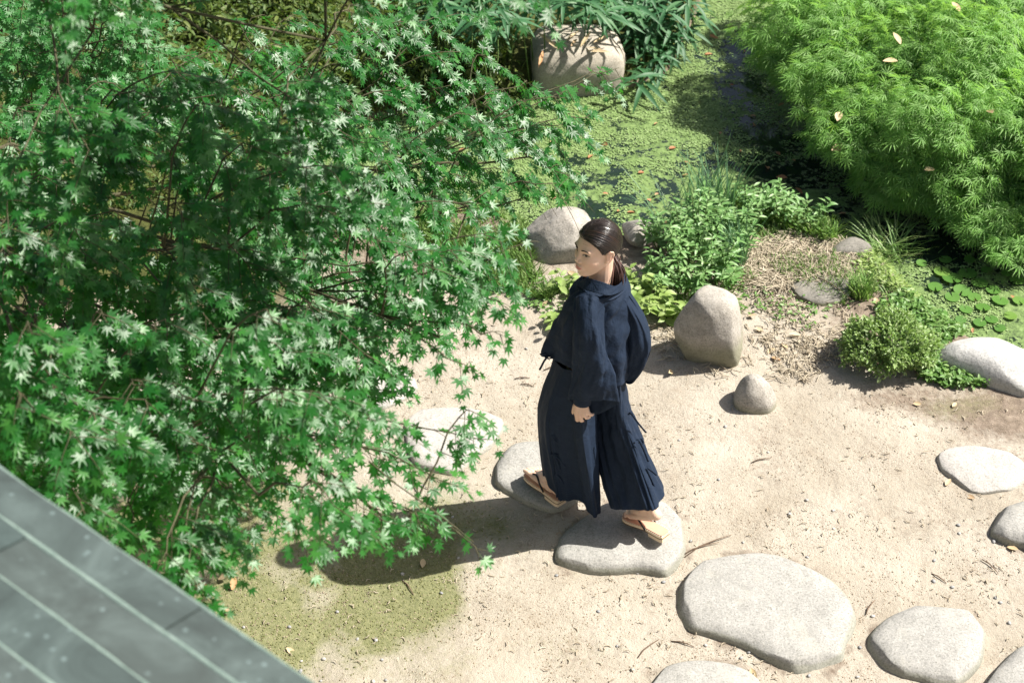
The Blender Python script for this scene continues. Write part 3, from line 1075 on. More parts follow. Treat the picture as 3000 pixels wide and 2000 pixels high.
# ------------------------------------------------------------------ feathery weeping maple
lace_base = np.array([ISLE[0], ISLE[1], 0.0])
lace_base[2] = float(hg(lace_base[:1], lace_base[1:2])[0]) - .05
lace = empty('weeping_maple', lace_base)
tag(lace, 'low weeping maple of bright green feathery cut leaves overhanging the pond', 'shrub')
LM = [(2330, 150, .62, .50), (2480, 60, .75, .50), (2680, 40, .85, .50), (2880, 70, .90, .55), (2420, 270, .55, .42), (2600, 220, .80, .45), (2800, 230, .95, .50), (2960, 260, .85, .45),
      (2500, 390, .50, .38), (2680, 380, .75, .42), (2870, 400, .80, .42), (2600, 500, .40, .34), (2760, 510, .55, .38), (2920, 540, .55, .40), (2640, 590, .25, .26), (2820, 640, .30, .32),
      (2950, 690, .25, .30), (2235, -10, .45, .2), (2270, 230, .40, .26), (2390, 440, .30, .20), (2530, 580, .25, .20), (2900, 740, .20, .20), (3080, 450, .7, .5), (3080, 150, .9, .6), (2600, -60, .9, .5), (2850, -80, 1.0, .6)]
LP, LT, LN, LS = [], [], [], []
LM = [(a + 75, b - 45, (.10 + .42 * z) * (1 - .6 * sstep(430, 600, b)), R) for a, b, z, R in LM]
for px, py, z, R in LM:
    c = PZ(px, py, z)
    n = int(2500 * R * R / .25 * .8) + 180
    d = unit(rng.normal(0, 1, (n, 3)) + np.array([0, -.25, .35]))
    d = d[d[:, 2] > -.35]
    r = .9 * R * np.where(rng.random(len(d)) < .7, rng.uniform(.85, 1.05, len(d)), rng.uniform(.6, .9, len(d))) * (1 + .55 * (fbm(d * 2.3 + px, 3) - .5) * 2)
    p = c + d * r[:, None] * np.array([1, 1, .62])
    outw = d.copy()
    outw[:, 2] = 0
    outw = unit(outw + rng.normal(0, .25, outw.shape))
    tdir = outw * .9 + np.array([0, 0, -.42]) + rng.normal(0, .25, d.shape)
    LP.append(p); LT.append(tdir); LN.append(d * .7 + np.array([.45, 0, 1.0]) + rng.normal(0, .28, d.shape)); LS.append(rng.uniform(.05, .088, len(d)))
LP, LT, LN, LS = map(np.concatenate, (LP, LT, LN, LS))
put_leaves(lace, LACE, LP, frames(LT, LN), LS, M['lace'], 300)
tk = lace_base + np.array([[0, 0, -.1], [.04, -.03, .06], [-.03, -.08, .12], [.05, -.05, .18]])
V, F = tube(tk, [.09, .075, .06, .04], 10)
obj('trunk', V, F, M['bark'], lace)
for px, py, z, R in LM:
    c = PZ(px, py, z) + np.array([0, 0, -.03])
    st = tk[rng.integers(1, 4)]
    q = np.linspace(0, 1, 9)[:, None]
    mid = (st + c) / 2 + np.array([0, 0, .02])
    pth = (1 - q) ** 2 * st + 2 * q * (1 - q) * mid + q ** 2 * c
    pth[1:] += rng.normal(0, .02, (8, 3))
    V, F = tube(pth, np.linspace(.024, .006, 9), 6)
    obj('branch', V, F, M['bark'], lace)
def lace_top(px, py):
    lx, ly, dp = to_px(LP)
    near = np.argsort((lx - px) ** 2 + (ly - py) ** 2)[:14]
    return LP[near[np.argmin(dp[near])]]


lace_spots = {(a, b): lace_top(a, b) for a, b in [(2467, 332), (2795, 20), (2640, 145), (2635, 185), (2735, 497), (2385, 515), (2900, 330)]}
# ------------------------------------------------------------------ dwarf bamboo on the far bank
bam_c = PZ(1680, 30, .4)
bam = empty('dwarf_bamboo', (bam_c[0], bam_c[1], .1))
tag(bam, 'thicket of dark green dwarf bamboo above the square boulder', 'bamboo')
LP, LT, LN, LS, stems = [], [], [], [], []
for p in poisson([(1180, -120), (2030, -120), (2040, 30), (1990, 130), (1900, 210), (1862, 250), (1868, 130), (1790, 45), (1640, 25), (1550, 40), (1440, 90), (1330, 60), (1230, 20)], 25, 6000):
    edge = max(0, (p[1] - 60) / 190)
    z = rng.uniform(.38, .75) * (1 - .55 * edge) * (1 - .5 * sstep(1740, 1860, p[0])) * (1 - .6 * sstep(1800, 1850, p[0]) * sstep(20, 90, p[1]))
    c = PZ(p[0], p[1], z)
    if rng.random() < .6 and not (1480 < p[0] < 1880 and p[1] > -40): stems.append(tube(np.array([[c[0] + rng.normal(0, .05), c[1] + rng.normal(0, .05), -.05], [c[0], c[1], z * .6], c]), [.004, .0035, .002], 4))
    n = int(rng.integers(5, 9))
    a0 = rng.random() * 6.28
    for k in range(n):
        a = a0 + k * 2 * np.pi / n + rng.normal(0, .3)
        LT.append([math.cos(a), math.sin(a), rng.uniform(-.35, .35)])
        LN.append([rng.normal(0, .25), rng.normal(0, .25) - .15, 1])
        LP.append(c + rng.normal(0, .015, 3))
        LS.append(rng.uniform(.13, .22))
LP, LT, LN, LS = map(np.array, (LP, LT, LN, LS))
put_leaves(bam, NARROW, LP, frames(LT, LN), LS, M['sasa'], 300)
V, F = merge(stems)
obj('stem', V, F, M['stem'], bam)['kind'] = 'stuff'

# ------------------------------------------------------------------ round shrub
def ground_pt(px, py):
    p = PZ(px, py, 0)
    for _ in range(4):
        p = PZ(px, py, float(hg(p[:1], p[1:2])[0]))
    return p


sb = ground_pt(2610, 1120)
sb = sb + np.array([0, .16, 0])
shrub = empty('round_shrub', sb)
tag(shrub, 'low rounded shrub of small yellow-green leaves on the bank beside the white rock', 'shrub')
n = 8000
d = unit(rng.normal(0, 1, (n, 3)))
d[:, 2] = np.abs(d[:, 2]) * 1.0 - .25 * (rng.random(n) < .35)
d = unit(d)
lump = 1 + .55 * (fbm(d * 2.6 + 3, 3) - .5) * 2
rr = rng.uniform(.55, 1.0, n) ** .5 * lump
p = sb + np.array([0, 0, .09]) + d * rr[:, None] * np.array([.225, .19, .135])
tdir = d + rng.normal(0, .6, d.shape)
put_leaves(shrub, OVAL, p, frames(tdir, d + np.array([0, 0, .5]) + rng.normal(0, .5, d.shape)), rng.uniform(.017, .030, n), M['azalea'], 300)
st = []
for k in range(40):
    e = sb + np.array([0, 0, .08]) + unit(rng.normal(0, 1, 3) * [1, 1, .5] + [0, 0, .5]) * .11
    st.append(tube(np.array([sb + rng.normal(0, .02, 3) * [1, 1, 0], (sb + e) / 2 + [0, 0, -.02], e]), [.006, .004, .002], 4))
V, F = merge(st)
obj('stem', V, F, M['twig'], shrub)

# ------------------------------------------------------------------ weeds, grass and ground cover
def leafy_weed(px, py, h, n, label, templ, mat, ls, lean=(0, 0), stems=4, spread=.10, group=None, name='leafy_weed'):
    b = ground_pt(px, py)
    root = empty(name, b)
    tag(root, label, 'weed', group)
    P, T, N, S, st = [], [], [], [], []
    for s in range(stems):
        a = rng.random() * 6.28
        top = b + np.array([math.cos(a) * spread * rng.uniform(.3, 1.3) + lean[0], math.sin(a) * spread * rng.uniform(.3, 1.3) + lean[1], h * rng.uniform(.65, 1.1)])
        q = np.linspace(0, 1, 6)[:, None]
        base = b + np.array([math.cos(a), math.sin(a), 0]) * .02 - np.array([0, 0, .02])
        pth = (1 - q) ** 2 * base + 2 * q * (1 - q) * (base * .5 + top * .5 + np.array([0, 0, h * .2])) + q ** 2 * top
        st.append(tube(pth, np.linspace(.0035, .0015, 6), 4))
        m = n // stems
        for k in range(m):
            f = .25 + .75 * (k + .5) / m
            c = crom(pth, [f * 4.99])[0]
            aa = k * 2.4 + rng.normal(0, .4)
            T.append([math.cos(aa), math.sin(aa), rng.uniform(-.1, .6)])
            N.append([rng.normal(0, .3), rng.normal(0, .3) - .15, 1])
            P.append(c)
            S.append(rng.uniform(*ls) * (1.15 - .45 * f))
    P, T, N, S = map(np.array, (P, T, N, S))
    V, F = merge(st)
    obj('stem', V, F, M['stem'], root)
    put_leaves(root, templ, P, frames(T, N), S, mat, 120)
    return root


for px, py, h, n, lean, lab in [
        (1985, 800, .36, 64, (0, 0), 'tall leafy weed directly behind the person\'s back'), (2040, 780, .40, 70, (.02, 0), 'tall leafy weed left of the rush clump, full of light leaves'),
        (2085, 830, .34, 64, (.03, 0), 'leafy weed directly behind the tall upright rock'), (2010, 730, .34, 56, (0, 0), 'leafy weed nearest the small pond-edge rock'),
        (2120, 720, .30, 56, (0, 0), 'leafy weed among the rushes at the pond edge'), (2200, 650, .26, 50, (0, 0), 'leafy weed on the pond edge right of the rushes'),
        (2290, 655, .22, 46, (0, 0), 'low leafy weed on the pond edge above the straw litter'), (2370, 665, .2, 44, (0, 0), 'low leafy weed nearest the lichen-flecked bank rock'),
        (2170, 745, .22, 40, (0, 0), 'low weed at the left end of the straw litter'), (1940, 735, .22, 44, (0, 0), 'weed leaning over the small pond-edge rock'),
        (1930, 850, .24, 56, (0, 0), 'leafy weed rising behind the yellow-green broad-leaved plants'), (2010, 880, .22, 56, (0, 0), 'leafy weed at the left foot of the tall upright rock'),
        (2050, 700, .26, 56, (0, 0), 'leafy weed standing in front of the tallest rushes'), (2130, 830, .22, 50, (0, 0), 'leafy weed right behind the top of the tall upright rock'),
        (2160, 690, .22, 50, (0, 0), 'leafy weed between the two rush clumps and the straw litter'), (2245, 625, .2, 46, (0, 0), 'leafy weed hanging over the duckweed right of the rushes'),
        (2420, 660, .16, 40, (0, 0), 'small leafy weed at the tip of the bank under the feathery maple'), (1975, 770, .3, 60, (0, 0), 'leafy weed between the person and the tall weeds')]:
    leafy_weed(px, py, h, int(n * 1.7), lab, LANCE, M['weed'], (.05, .085), lean, 6, .12)
for px, py, h, n, lab in [(1900, 905, .16, 40, 'broad-leaved yellow-green plant at the person\'s shoulder'), (1945, 940, .13, 40, 'broad-leaved yellow-green plant left of the tall upright rock'),
                          (1860, 860, .16, 34, 'broad-leaved plant just behind the ponytail'), (1680, 870, .12, 26, 'broad-leaved plant in front of the person\'s chin'),
                          (1640, 935, .08, 20, 'low broad-leaved plant by the person\'s chest, in shade')]:
    leafy_weed(px, py, h, int(n * 1.6), lab, BROAD, M['broad'], (.05, .085), (0, 0), 6, .13, name='broad_leaved_plant')


def scatter_px(poly, n):
    poly = np.array(poly, float)
    lo, hi = poly.min(0), poly.max(0)
    c = rng.random((n * 4, 2)) * (hi - lo) + lo
    c = c[sdist(c[:, 0], c[:, 1], poly) < 0][:n]
    r = np.stack([(c[:, 0] - 1500) / FPX, CP + (1000 - c[:, 1]) / FPX * SP, -SP + (1000 - c[:, 1]) / FPX * CP], -1)
    z = np.zeros(len(c))
    for _ in range(3):
        t = (z - CAM_H) / r[:, 2]
        x, y = r[:, 0] * t, r[:, 1] * t
        z = hg(x, y)
    return np.stack([x, y, z], -1)


def grass_patch(name, label, poly, n, h, mat, kind='stuff', w=.045, bend=.6, cat='grass', clump=True):
    P = scatter_px(poly, n)
    if clump:
        m = fbm(P * 7 + 3, 3)
        P = P[m + rng.normal(0, .06, len(P)) > .45]
    n = len(P)
    a = rng.random(n) * 2 * np.pi
    T = np.stack([np.cos(a), np.sin(a), np.zeros(n)], -1)
    N = np.stack([rng.normal(0, .3, n), rng.normal(0, .3, n), np.ones(n)], -1)
    tv, tf = blade(3, w, bend)
    R = frames(T, N)
    org = P.mean(0)
    o = joined(name, tv, tf, P - np.array([0, 0, .005]), R, rng.uniform(h[0], h[1], n), mat, None, True, None, org)
    return tag(o, label, cat, None, kind)


grass_patch('grass', 'short green grass on the bank left of the big boulder', [(1290, 600), (1450, 605), (1530, 640), (1560, 740), (1560, 800), (1640, 830), (1690, 850), (1600, 880), (1500, 860), (1420, 850), (1340, 830), (1240, 760), (1150, 690)], 12000, (.05, .11), M['grass'])
grass_patch('grass', 'thin grass creeping onto the sand at the foot of the weeds', [(1850, 870), (2000, 950), (2250, 800), (2480, 900), (2450, 700), (2250, 620), (2100, 640), (1950, 700)], 6000, (.04, .09), M['grass'])
grass_patch('grass', 'fresh grass on the pond bank between the flat slab and the lily pads', [(2490, 800), (2520, 720), (2600, 735), (2700, 800), (2760, 870), (2720, 930), (2650, 890), (2560, 860), (2500, 860)], 1100, (.03, .08), M['grass'], clump=False, bend=1.2)
grass_patch('grass', 'wispy pond-edge grass right of the rushes', [(2080, 600), (2230, 580), (2400, 640), (2480, 690), (2420, 715), (2250, 660), (2100, 680)], 2400, (.06, .16), M['grass'], clump=False)


def clump(name, label, px, py, n, h, rad, mat, cat='rush', w=.010, bend=.35):
    b = ground_pt(px, py)
    root = empty(name, b)
    tag(root, label, cat)
    a = rng.random(n) * 2 * np.pi
    T = np.stack([np.cos(a), np.sin(a), np.zeros(n)], -1)
    N = np.stack([np.cos(a) * rng.uniform(0, .5, n), np.sin(a) * rng.uniform(0, .5, n), np.ones(n)], -1)
    rr = rad * np.sqrt(rng.random(n))
    a2 = rng.random(n) * 2 * np.pi
    P = b + np.stack([np.cos(a2) * rr, np.sin(a2) * rr, np.full(n, -.01)], -1)
    tv, tf = blade(6, w, bend)
    o = joined('blade', tv, tf, P, frames(T, N), rng.uniform(h[0], h[1], n), mat, root, True)
    o['kind'] = 'stuff'


clump('rush_clump', 'tall thin blue-green rushes standing at the pond edge behind the weeds', 2075, 660, 150, (.25, .55), .13, M['rush'], 'rush', .013, .35)
clump('rush_clump', 'rush clump right of the leafy weeds, above the tall upright rock', 2150, 770, 130, (.2, .36), .08, M['rush'], 'rush', .017, .35)
clump('rush_clump', 'sparse long rush stalks leaning over the small pond-edge rock', 1960, 690, 40, (.25, .5), .12, M['rush'], 'rush', .010, .7)
clump('grass_tuft', 'dark tuft of grass right of the flat slab', 2520, 865, 160, (.10, .2), .06, M['grass'], 'grass', .030, .5)
clump('grass_tuft', 'long arching grass tuft leaning over the pond by the bank rock', 2600, 775, 180, (.15, .32), .10, M['grass'], 'grass', .020, .8)
clump('grass_tuft', 'long arching grass tuft above the lily pads', 2680, 850, 180, (.12, .26), .10, M['grass'], 'grass', .022, .8)
clump('grass_tuft', 'upright tuft of pale grass left of the big boulder', 1408, 745, 60, (.10, .2), .03, M['grass'], 'grass', .03, .25)
clump('grass_tuft', 'dry arching grass tuft on top of the bank left of the big boulder', 1580, 640, 120, (.1, .22), .10, M['straw'], 'grass', .024, .8)


def leaf_carpet(name, label, poly, n, s, mat, templ=OVAL, h=.03, tilt=.4, th=None):
    P = scatter_px(poly, n)
    if th is not None:
        P = P[fbm(P * 4 + 11, 3) + rng.normal(0, .05, len(P)) > th]
    P[:, 2] += rng.uniform(.003, h, len(P))
    org = P.mean(0)
    o = joined(name, templ[0], templ[1], P, rot_frames(len(P), tilt), rng.uniform(s[0], s[1], len(P)), mat, None, True, None, org)
    return tag(o, label, None, None, 'stuff')


leaf_carpet('ground_cover', 'dense small-leaved ground cover on the bank between round shrub and pond', [(2560, 900), (2660, 860), (2740, 900), (2830, 975), (2780, 1000), (2750, 1060), (2860, 1110), (2900, 1130), (2790, 1140), (2690, 1110), (2640, 980)], 3000, (.02, .04), M['cover'], h=.05)
leaf_carpet('ground_cover', 'light green clover leaves under the thin grass between flat slab and lily pads', [(2500, 800), (2530, 735), (2600, 745), (2700, 810), (2750, 870), (2700, 890), (2600, 850), (2510, 850)], 1000, (.018, .035), M['broad'], h=.05, tilt=.3)
leaf_carpet('ground_cover', 'sparse clover leaves among the dry litter behind the upright rocks', [(1900, 980), (2080, 720), (2300, 700), (2500, 760), (2560, 900), (2420, 980), (2300, 960)], 900, (.018, .035), M['cover'], h=.03, th=.5)
leaf_carpet('ground_cover', 'small leaves and clover on the grassy bank left of the boulder', [(1200, 640), (1540, 640), (1560, 800), (1700, 850), (1640, 960), (1560, 900), (1300, 830)], 1500, (.015, .035), M['cover'], h=.03, th=.47)
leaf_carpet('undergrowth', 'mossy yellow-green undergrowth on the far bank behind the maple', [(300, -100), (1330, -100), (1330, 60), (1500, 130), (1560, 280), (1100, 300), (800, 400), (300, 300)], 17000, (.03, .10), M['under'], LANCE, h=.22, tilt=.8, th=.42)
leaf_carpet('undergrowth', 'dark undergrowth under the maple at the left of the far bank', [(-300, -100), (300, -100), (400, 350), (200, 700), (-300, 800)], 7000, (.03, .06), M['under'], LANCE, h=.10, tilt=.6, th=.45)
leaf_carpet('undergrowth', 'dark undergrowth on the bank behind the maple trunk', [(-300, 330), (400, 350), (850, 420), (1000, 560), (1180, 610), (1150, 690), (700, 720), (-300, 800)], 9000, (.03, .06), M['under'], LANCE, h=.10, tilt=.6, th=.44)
leaf_carpet('moss', 'tiny moss tufts over the sand left of the long shadow', [(560, 1480), (1330, 1560), (1340, 1720), (1150, 1900), (850, 2000), (560, 1800), (480, 1650)], 1, (.01, .02), M['moss'])

# moss tufts follow the moss mask
def moss_tufts():
    P = scatter_px([(420, 1380), (1500, 1480), (1500, 1760), (1200, 1960), (800, 2000), (520, 1800), (400, 1600)], 60000)
    mo, _, _ = region_masks(P)
    P = P[rng.random(len(P)) < mo * .10 - .02]
    n = len(P)
    R = rot_frames(n, .4)
    S = rng.uniform(.002, .005, n)
    o = joined('moss', OCTA[0], OCTA[1], P + np.array([0, 0, .001]), R, S, M['moss'], None, False, None, P.mean(0))
    tag(o, 'tufts of yellow-green moss on the ground in and around the long shadow', None, None, 'stuff')


bpy.data.objects.remove(bpy.data.objects['moss'])
moss_tufts()

# soil grit, straw, litter
P = scatter_px([(0, 1000), (1000, 700), (1600, 880), (1950, 950), (2450, 1000), (3000, 1150), (3000, 2000), (400, 2000), (0, 1500)], 26000)
q = fbm(P * 5 + 2, 4) + .5 * fbm(P * 17, 3)
P = P[(q + rng.normal(0, .10, len(P))) > .80]
n = len(P)
o = joined('soil_grit', OCTA[0], OCTA[1], P + np.array([0, 0, .0005]), rot_frames(n, .5), np.stack([rng.uniform(.002, .006, n), rng.uniform(.0015, .005, n), rng.uniform(.001, .0035, n)], -1), M['grit'], None, False, None, P.mean(0))
tag(o, 'small crumbs of soil scattered over the sand', None, None, 'stuff')


def straw(name, label, poly, n, ln, mat, th=None, flat=.18, z=(.001, .01)):
    P = scatter_px(poly, n)
    if th is not None: P = P[fbm(P * 5 + 7, 4) + rng.normal(0, .06, len(P)) > th]
    n = len(P)
    P[:, 2] += rng.uniform(z[0], z[1], n)
    V, F = tube(np.array([[-.5, 0, 0], [0, .03, .01], [.5, 0, 0]]), [.010, .014, .008], 3, False)
    F = [[f[0], f[1], f[2]] for f in F] + [[f[0], f[2], f[3]] for f in F]
    L = rng.uniform(ln[0], ln[1], n)
    o = joined(name, V, F, P, rot_frames(n, flat), np.stack([L, np.full(n, .20), np.full(n, .20)], -1) * np.array([1, 1, 1]), mat, None, False, None, P.mean(0))
    return tag(o, label, None, None, 'stuff')


straw('straw_litter', 'pale dry straw and stalk litter on the bank between weeds and flat slab', [(2170, 720), (2300, 690), (2480, 720), (2520, 780), (2480, 830), (2350, 840), (2250, 860), (2150, 830)], 2600, (.04, .16), M['straw'], z=(.002, .03))
straw('straw_litter', 'thin scatter of dry stalks and leaf bits over the whole planted bank', [(1840, 960), (1900, 760), (2100, 640), (2400, 640), (2560, 740), (2700, 900), (2500, 1000), (2480, 1120), (2200, 1120), (1950, 1080)], 2200, (.012, .08), M['straw'], .44, z=(.001, .02))
straw('straw_litter', 'loose litter of stalks around the upright rocks', [(1900, 960), (2060, 800), (2200, 800), (2500, 880), (2480, 1060), (2350, 1120), (2200, 1050), (1950, 1060)], 2300, (.015, .06), M['straw'], .40)
straw('straw_litter', 'thin fibres and stalks lying about the sand path', [(500, 1500), (1200, 880), (1900, 960), (2500, 1000), (3000, 1200), (3000, 2000), (900, 2000)], 1500, (.008, .035), M['straw'], .47)
for nm, px, py, L, a in [('twig', 1195, 1722, .05, -1.0), ('twig', 2075, 1600, .13, .55), ('twig', 1545, 1130, .035, -.3), ('twig', 2000, 1887, .05, -.3), ('twig', 1530, 1110, .04, .1), ('twig', 2750, 1695, .04, -.8), ('twig', 2050, 1610, .1, .45),
                         ('twig', 1215, 1430, .05, -1.1), ('twig', 2550, 1780, .05, 1.0), ('twig', 2440, 860, .14, -.9), ('twig', 1620, 1080, .05, .3), ('twig', 2230, 1350, .05, .3), ('twig', 2900, 1660, .05, -1), ('twig', 1900, 1900, .07, .8)]:
    c = ground_pt(px, py) + np.array([0, 0, .004])
    if (px, py) == (2440, 860): c = c + np.array([0, 0, .03])
    d_ = np.array([math.cos(a), math.sin(a), 0])
    s_ = np.array([-d_[1], d_[0], 0])
    pts = np.array([c - d_ * L, c - d_ * L * .3 + s_ * L * .12 + [0, 0, .004], c + d_ * L * .4 + s_ * L * .08 + [0, 0, .003], c + d_ * L])
    V, F = tube(pts, [.0022, .003, .0026, .0014], 5)
    o = obj('twig', V, F, M['twig'], None, origin=c)
    tag(o, 'thin dark broken twig lying on the garden ground', 'twig', 'fallen twigs')

# ------------------------------------------------------------------ pebbles
peb = []
for s in range(4):
    bm = bmesh.new()
    bmesh.ops.create_icosphere(bm, subdivisions=2, radius=1)
    V = np.array([v.co[:] for v in bm.verts])
    F = [[v.index for v in f.verts] for f in bm.faces]
    bm.free()
    V = V * np.array([1, .78, .55]) * (1 + .3 * (fbm(V * 1.4 + s * 9, 2) - .5))[:, None]
    peb.append(mesh_from('pebble', V, F, M['pebble'], True, {'tint': np.full(len(V), s * .23)}))
spots = [(2105, 1405), (2363, 1465), (2440, 1496), (2442, 1549), (2023, 1585), (1867, 1679), (1944, 1705), (1807, 1892), (2067, 1890), (2193, 1911), (2335, 1963), (2370, 1979), (2519, 1896), (2557, 1805), (2365, 1632), (2735, 1703), (2737, 1642),
         (2790, 1720), (2918, 1750), (2917, 1752), (2810, 1563), (2911, 1587), (2957, 1825), (2171, 1927), (1853, 1960), (988, 1792), (1047, 1872), (1101, 1874), (883, 1936), (948, 1930), (1119, 1932), (848, 1836), (1130, 1992), (1093, 1996), (940, 1994),
         (714, 1837), (1543, 1022), (1531, 1107), (880, 1966), (1293, 1737), (1240, 1425), (1326, 1515), (1074, 1596), (660, 1550), (640, 1582), (1377, 1591), (1945, 1680), (2250, 1325), (2480, 1830), (2125, 1250), (1990, 1290)]
for px, py in [(x, y) for x, y in zip(rng.uniform(700, 2950, 18), rng.uniform(1230, 1990, 18))]: spots.append((px, py))
STONE_POLYS = [np.array([v.co[:2] for v in o.data.vertices]) + np.array(o.location[:2]) for o in list(col.objects) if o.type == 'MESH' and o.name.startswith('stepping_stone')]
for px, py in spots:
    c = ground_pt(px, py)
    if any(np.linalg.norm(c[:2] - s.mean(0)) < .8 * np.linalg.norm(s - s.mean(0), axis=1).max() for s in STONE_POLYS) and (px, py) not in spots[:50]: continue
    s = rng.uniform(.007, .0115)
    o = bpy.data.objects.new('pebble', peb[rng.integers(0, 4)])
    col.objects.link(o)
    o.location = (float(c[0]), float(c[1]), float(c[2] + s * .3))
    o.rotation_euler = (rng.normal(0, .2), rng.normal(0, .2), rng.random() * 6)
    o.scale = (s, s, s)
    tag(o, 'small smooth grey pebble lying on the sand', 'pebble', 'pebbles scattered on the sand')

# ------------------------------------------------------------------ fallen leaves
fl = mesh_from('fallen_leaf', lance_leaf(.26, .12, .12, 4)[0], lance_leaf(.26, .12, .12, 4)[1].tolist(), M['fall'], True, {'tint': np.zeros(15)})
flp = mesh_from('fallen_leaf', lance_leaf(.30, -.15, .15, 4)[0], lance_leaf(.30, -.15, .15, 4)[1].tolist(), M['fallpale'], True, {'tint': np.zeros(15)})


flb = mesh_from('fallen_leaf', lance_leaf(.09, .05, .05, 4)[0], lance_leaf(.09, .05, .05, 4)[1].tolist(), M['fallpale'], True, {'tint': np.zeros(15)})


def fallen(px, py, L, me, label, group, z=None):
    c = z if isinstance(z, np.ndarray) else PZ(px, py, WATER_Z + .012) if z == 'w' else (ground_pt(px, py) + np.array([0, 0, .008]) if z is None else PZ(px, py, z))
    o = bpy.data.objects.new('fallen_leaf', me)
    col.objects.link(o)
    o.location = [float(q) for q in c]
    o.rotation_euler = (rng.normal(0, .25), rng.normal(0, .25), rng.random() * 6.28)
    o.scale = (L, L, L)
    tag(o, label, 'leaf', group)


for px, py in [(1462, 412), (1610, 415), (1345, 458), (1365, 437), (1350, 610), (1290, 612), (1782, 568), (1895, 584), (1618, 583), (1930, 567), (2020, 512), (1960, 436), (1725, 463), (1917, 364), (2140, 75), (2050, 300), (2080, 103), (2175, 145), (2215, 340), (2110, 393),
               (2205, 360), (2280, 310), (2320, 467), (2305, 520), (2330, 550), (2250, 495), (2285, 455), (2165, 440), (1780, 425), (1870, 506), (1950, 645), (2150, 250), (2065, 160), (2600, 695), (2480, 625), (2865, 880), (2960, 865), (2850, 960), (2020, 480), (1838, 622), (1815, 617)]:
    fallen(px, py, rng.uniform(.035, .068), fl, 'orange-brown fallen leaf floating on the duckweed', 'fallen leaves floating on the pond', 'w')
for px, py, L in [(2290, 1010, .05), (2270, 1025, .05), (2345, 985, .06), (2235, 975, .05), (2260, 1050, .05), (1690, 810, .06), (1610, 950, .04), (1650, 1145, .03), (2675, 1185, .04), (2770, 1425, .05), (2950, 1605, .05), (2855, 1463, .05), (2200, 1960, .06),
                  (1240, 1640, .05), (610, 1720, .06), (680, 1730, .06), (640, 1700, .07), (575, 1565, .06), (840, 1900, .05), (650, 1790, .05), (2790, 1195, .04), (2120, 960, .05), (2190, 930, .05), (1970, 1090, .05), (2300, 760, .06), (2390, 760, .06), (2250, 800, .06),
                  (1480, 830, .05), (1440, 800, .05), (1420, 860, .05), (1520, 850, .05), (1560, 830, .05), (1380, 720, .05), (1300, 740, .05), (1590, 900, .04), (1530, 770, .05), (2600, 905, .06), (2570, 895, .06), (2640, 890, .05), (3000, 1470, .05)]:
    fallen(px, py, L, flp, 'dry pale tan fallen leaf lying on the ground', 'fallen leaves on the ground')
for px, py in [(1610, 125), (1660, 120), (1700, 140), (1640, 145), (1740, 125), (1770, 150), (1690, 115), (1590, 150), (1720, 150)]:
    fallen(px, py, .15, flb, 'dry bamboo leaf lying on top of the square boulder', 'dry leaves on the boulder', .215)
for px, py, z in [(2467, 332, .78), (2795, 20, 1.3), (2640, 145, 1.1), (2635, 185, 1.1), (2735, 497, .75), (2385, 515, .45), (2900, 330, 1.2)]:
    fallen(px, py, .085, flp, 'pale fallen leaf caught on top of the feathery maple', 'fallen leaves caught on the feathery maple', lace_spots[(px, py)] + np.array([0, 0, .015]))

# ------------------------------------------------------------------ lily pads and duckweed
n = 20
a = np.linspace(.18, 2 * np.pi - .18, n)
V = [(0, 0, 0)] + [(math.cos(q) * f, math.sin(q) * f, .04 * f * f + .02 * math.sin(3 * q) * f) for f in (.55, 1) for q in a]
F = [[0, 1 + i, 2 + i] for i in range(n - 1)] + [[1 + i, 1 + n + i, 2 + n + i, 2 + i] for i in range(n - 1)]
lily = mesh_from('lily_pad', V, F, M['lily'], True, {'tint': np.zeros(len(V))})
for px, py, r in [(2790, 815, .055), (2835, 800, .05), (2820, 850, .05), (2870, 828, .045), (2910, 848, .04), (2855, 870, .035), (2760, 795, .045), (2930, 880, .045), (2880, 900, .04), (2830, 905, .035), (2960, 925, .035), (2905, 935, .035), (2870, 945, .035), (2790, 870, .04),
                  (2620, 652, .035), (2770, 760, .035), (2980, 820, .04), (2950, 800, .03), (2840, 760, .03), (2740, 840, .04), (2890, 790, .03), (2985, 880, .035), (2815, 935, .03), (2760, 915, .03), (2700, 770, .03), (2930, 960, .03)]:
    c = PZ(px, py, WATER_Z + .012)
    o = bpy.data.objects.new('lily_pad', lily)
    col.objects.link(o)
    o.location = (float(c[0]), float(c[1]), WATER_Z + .010 + .004 * rng.random())
    o.rotation_euler = (rng.normal(0, .07), rng.normal(0, .07), rng.random() * 6.28)
    o.scale = (r, r, r)
    tag(o, 'round notched green lily pad floating near the right edge', 'lily pad', 'lily pads on the pond')
m = 230000
xy = rng.random((m, 2)) * (np.array([2.6, 11.2]) - np.array([-1.6, 6.4])) + np.array([-1.6, 6.4])
xy = xy[sdist(xy[:, 0], xy[:, 1], pond_poly) < -.01]
q3 = np.stack([xy[:, 0], xy[:, 1], xy[:, 0] * 0], -1)
dens = .45 * fbm(q3 * 2.2 + 40, 4) + .55 * fbm(q3 * np.array([9, 14, 1]) + 3, 5)
holes = hole_at(xy)
xy = xy[dens - .20 * holes + rng.normal(0, .035, len(xy)) > .45]
n = len(xy)
P = np.stack([xy[:, 0], xy[:, 1], np.full(n, WATER_Z + .003) + rng.uniform(0, .004, n)], -1)
tv = np.array([(1, 0, 0), (.3, .9, .1), (-.8, .6, 0), (-.9, -.5, .1), (.2, -.9, 0)])
tf = np.array([(0, 1, 2), (0, 2, 3), (0, 3, 4)])
o = joined('duckweed', tv, tf, P, rot_frames(n, .12), rng.uniform(.0032, .0072, n), M['duck'], None, False, None, P.mean(0))
tag(o, 'carpet of tiny duckweed fronds floating on the pond', None, None, 'stuff')

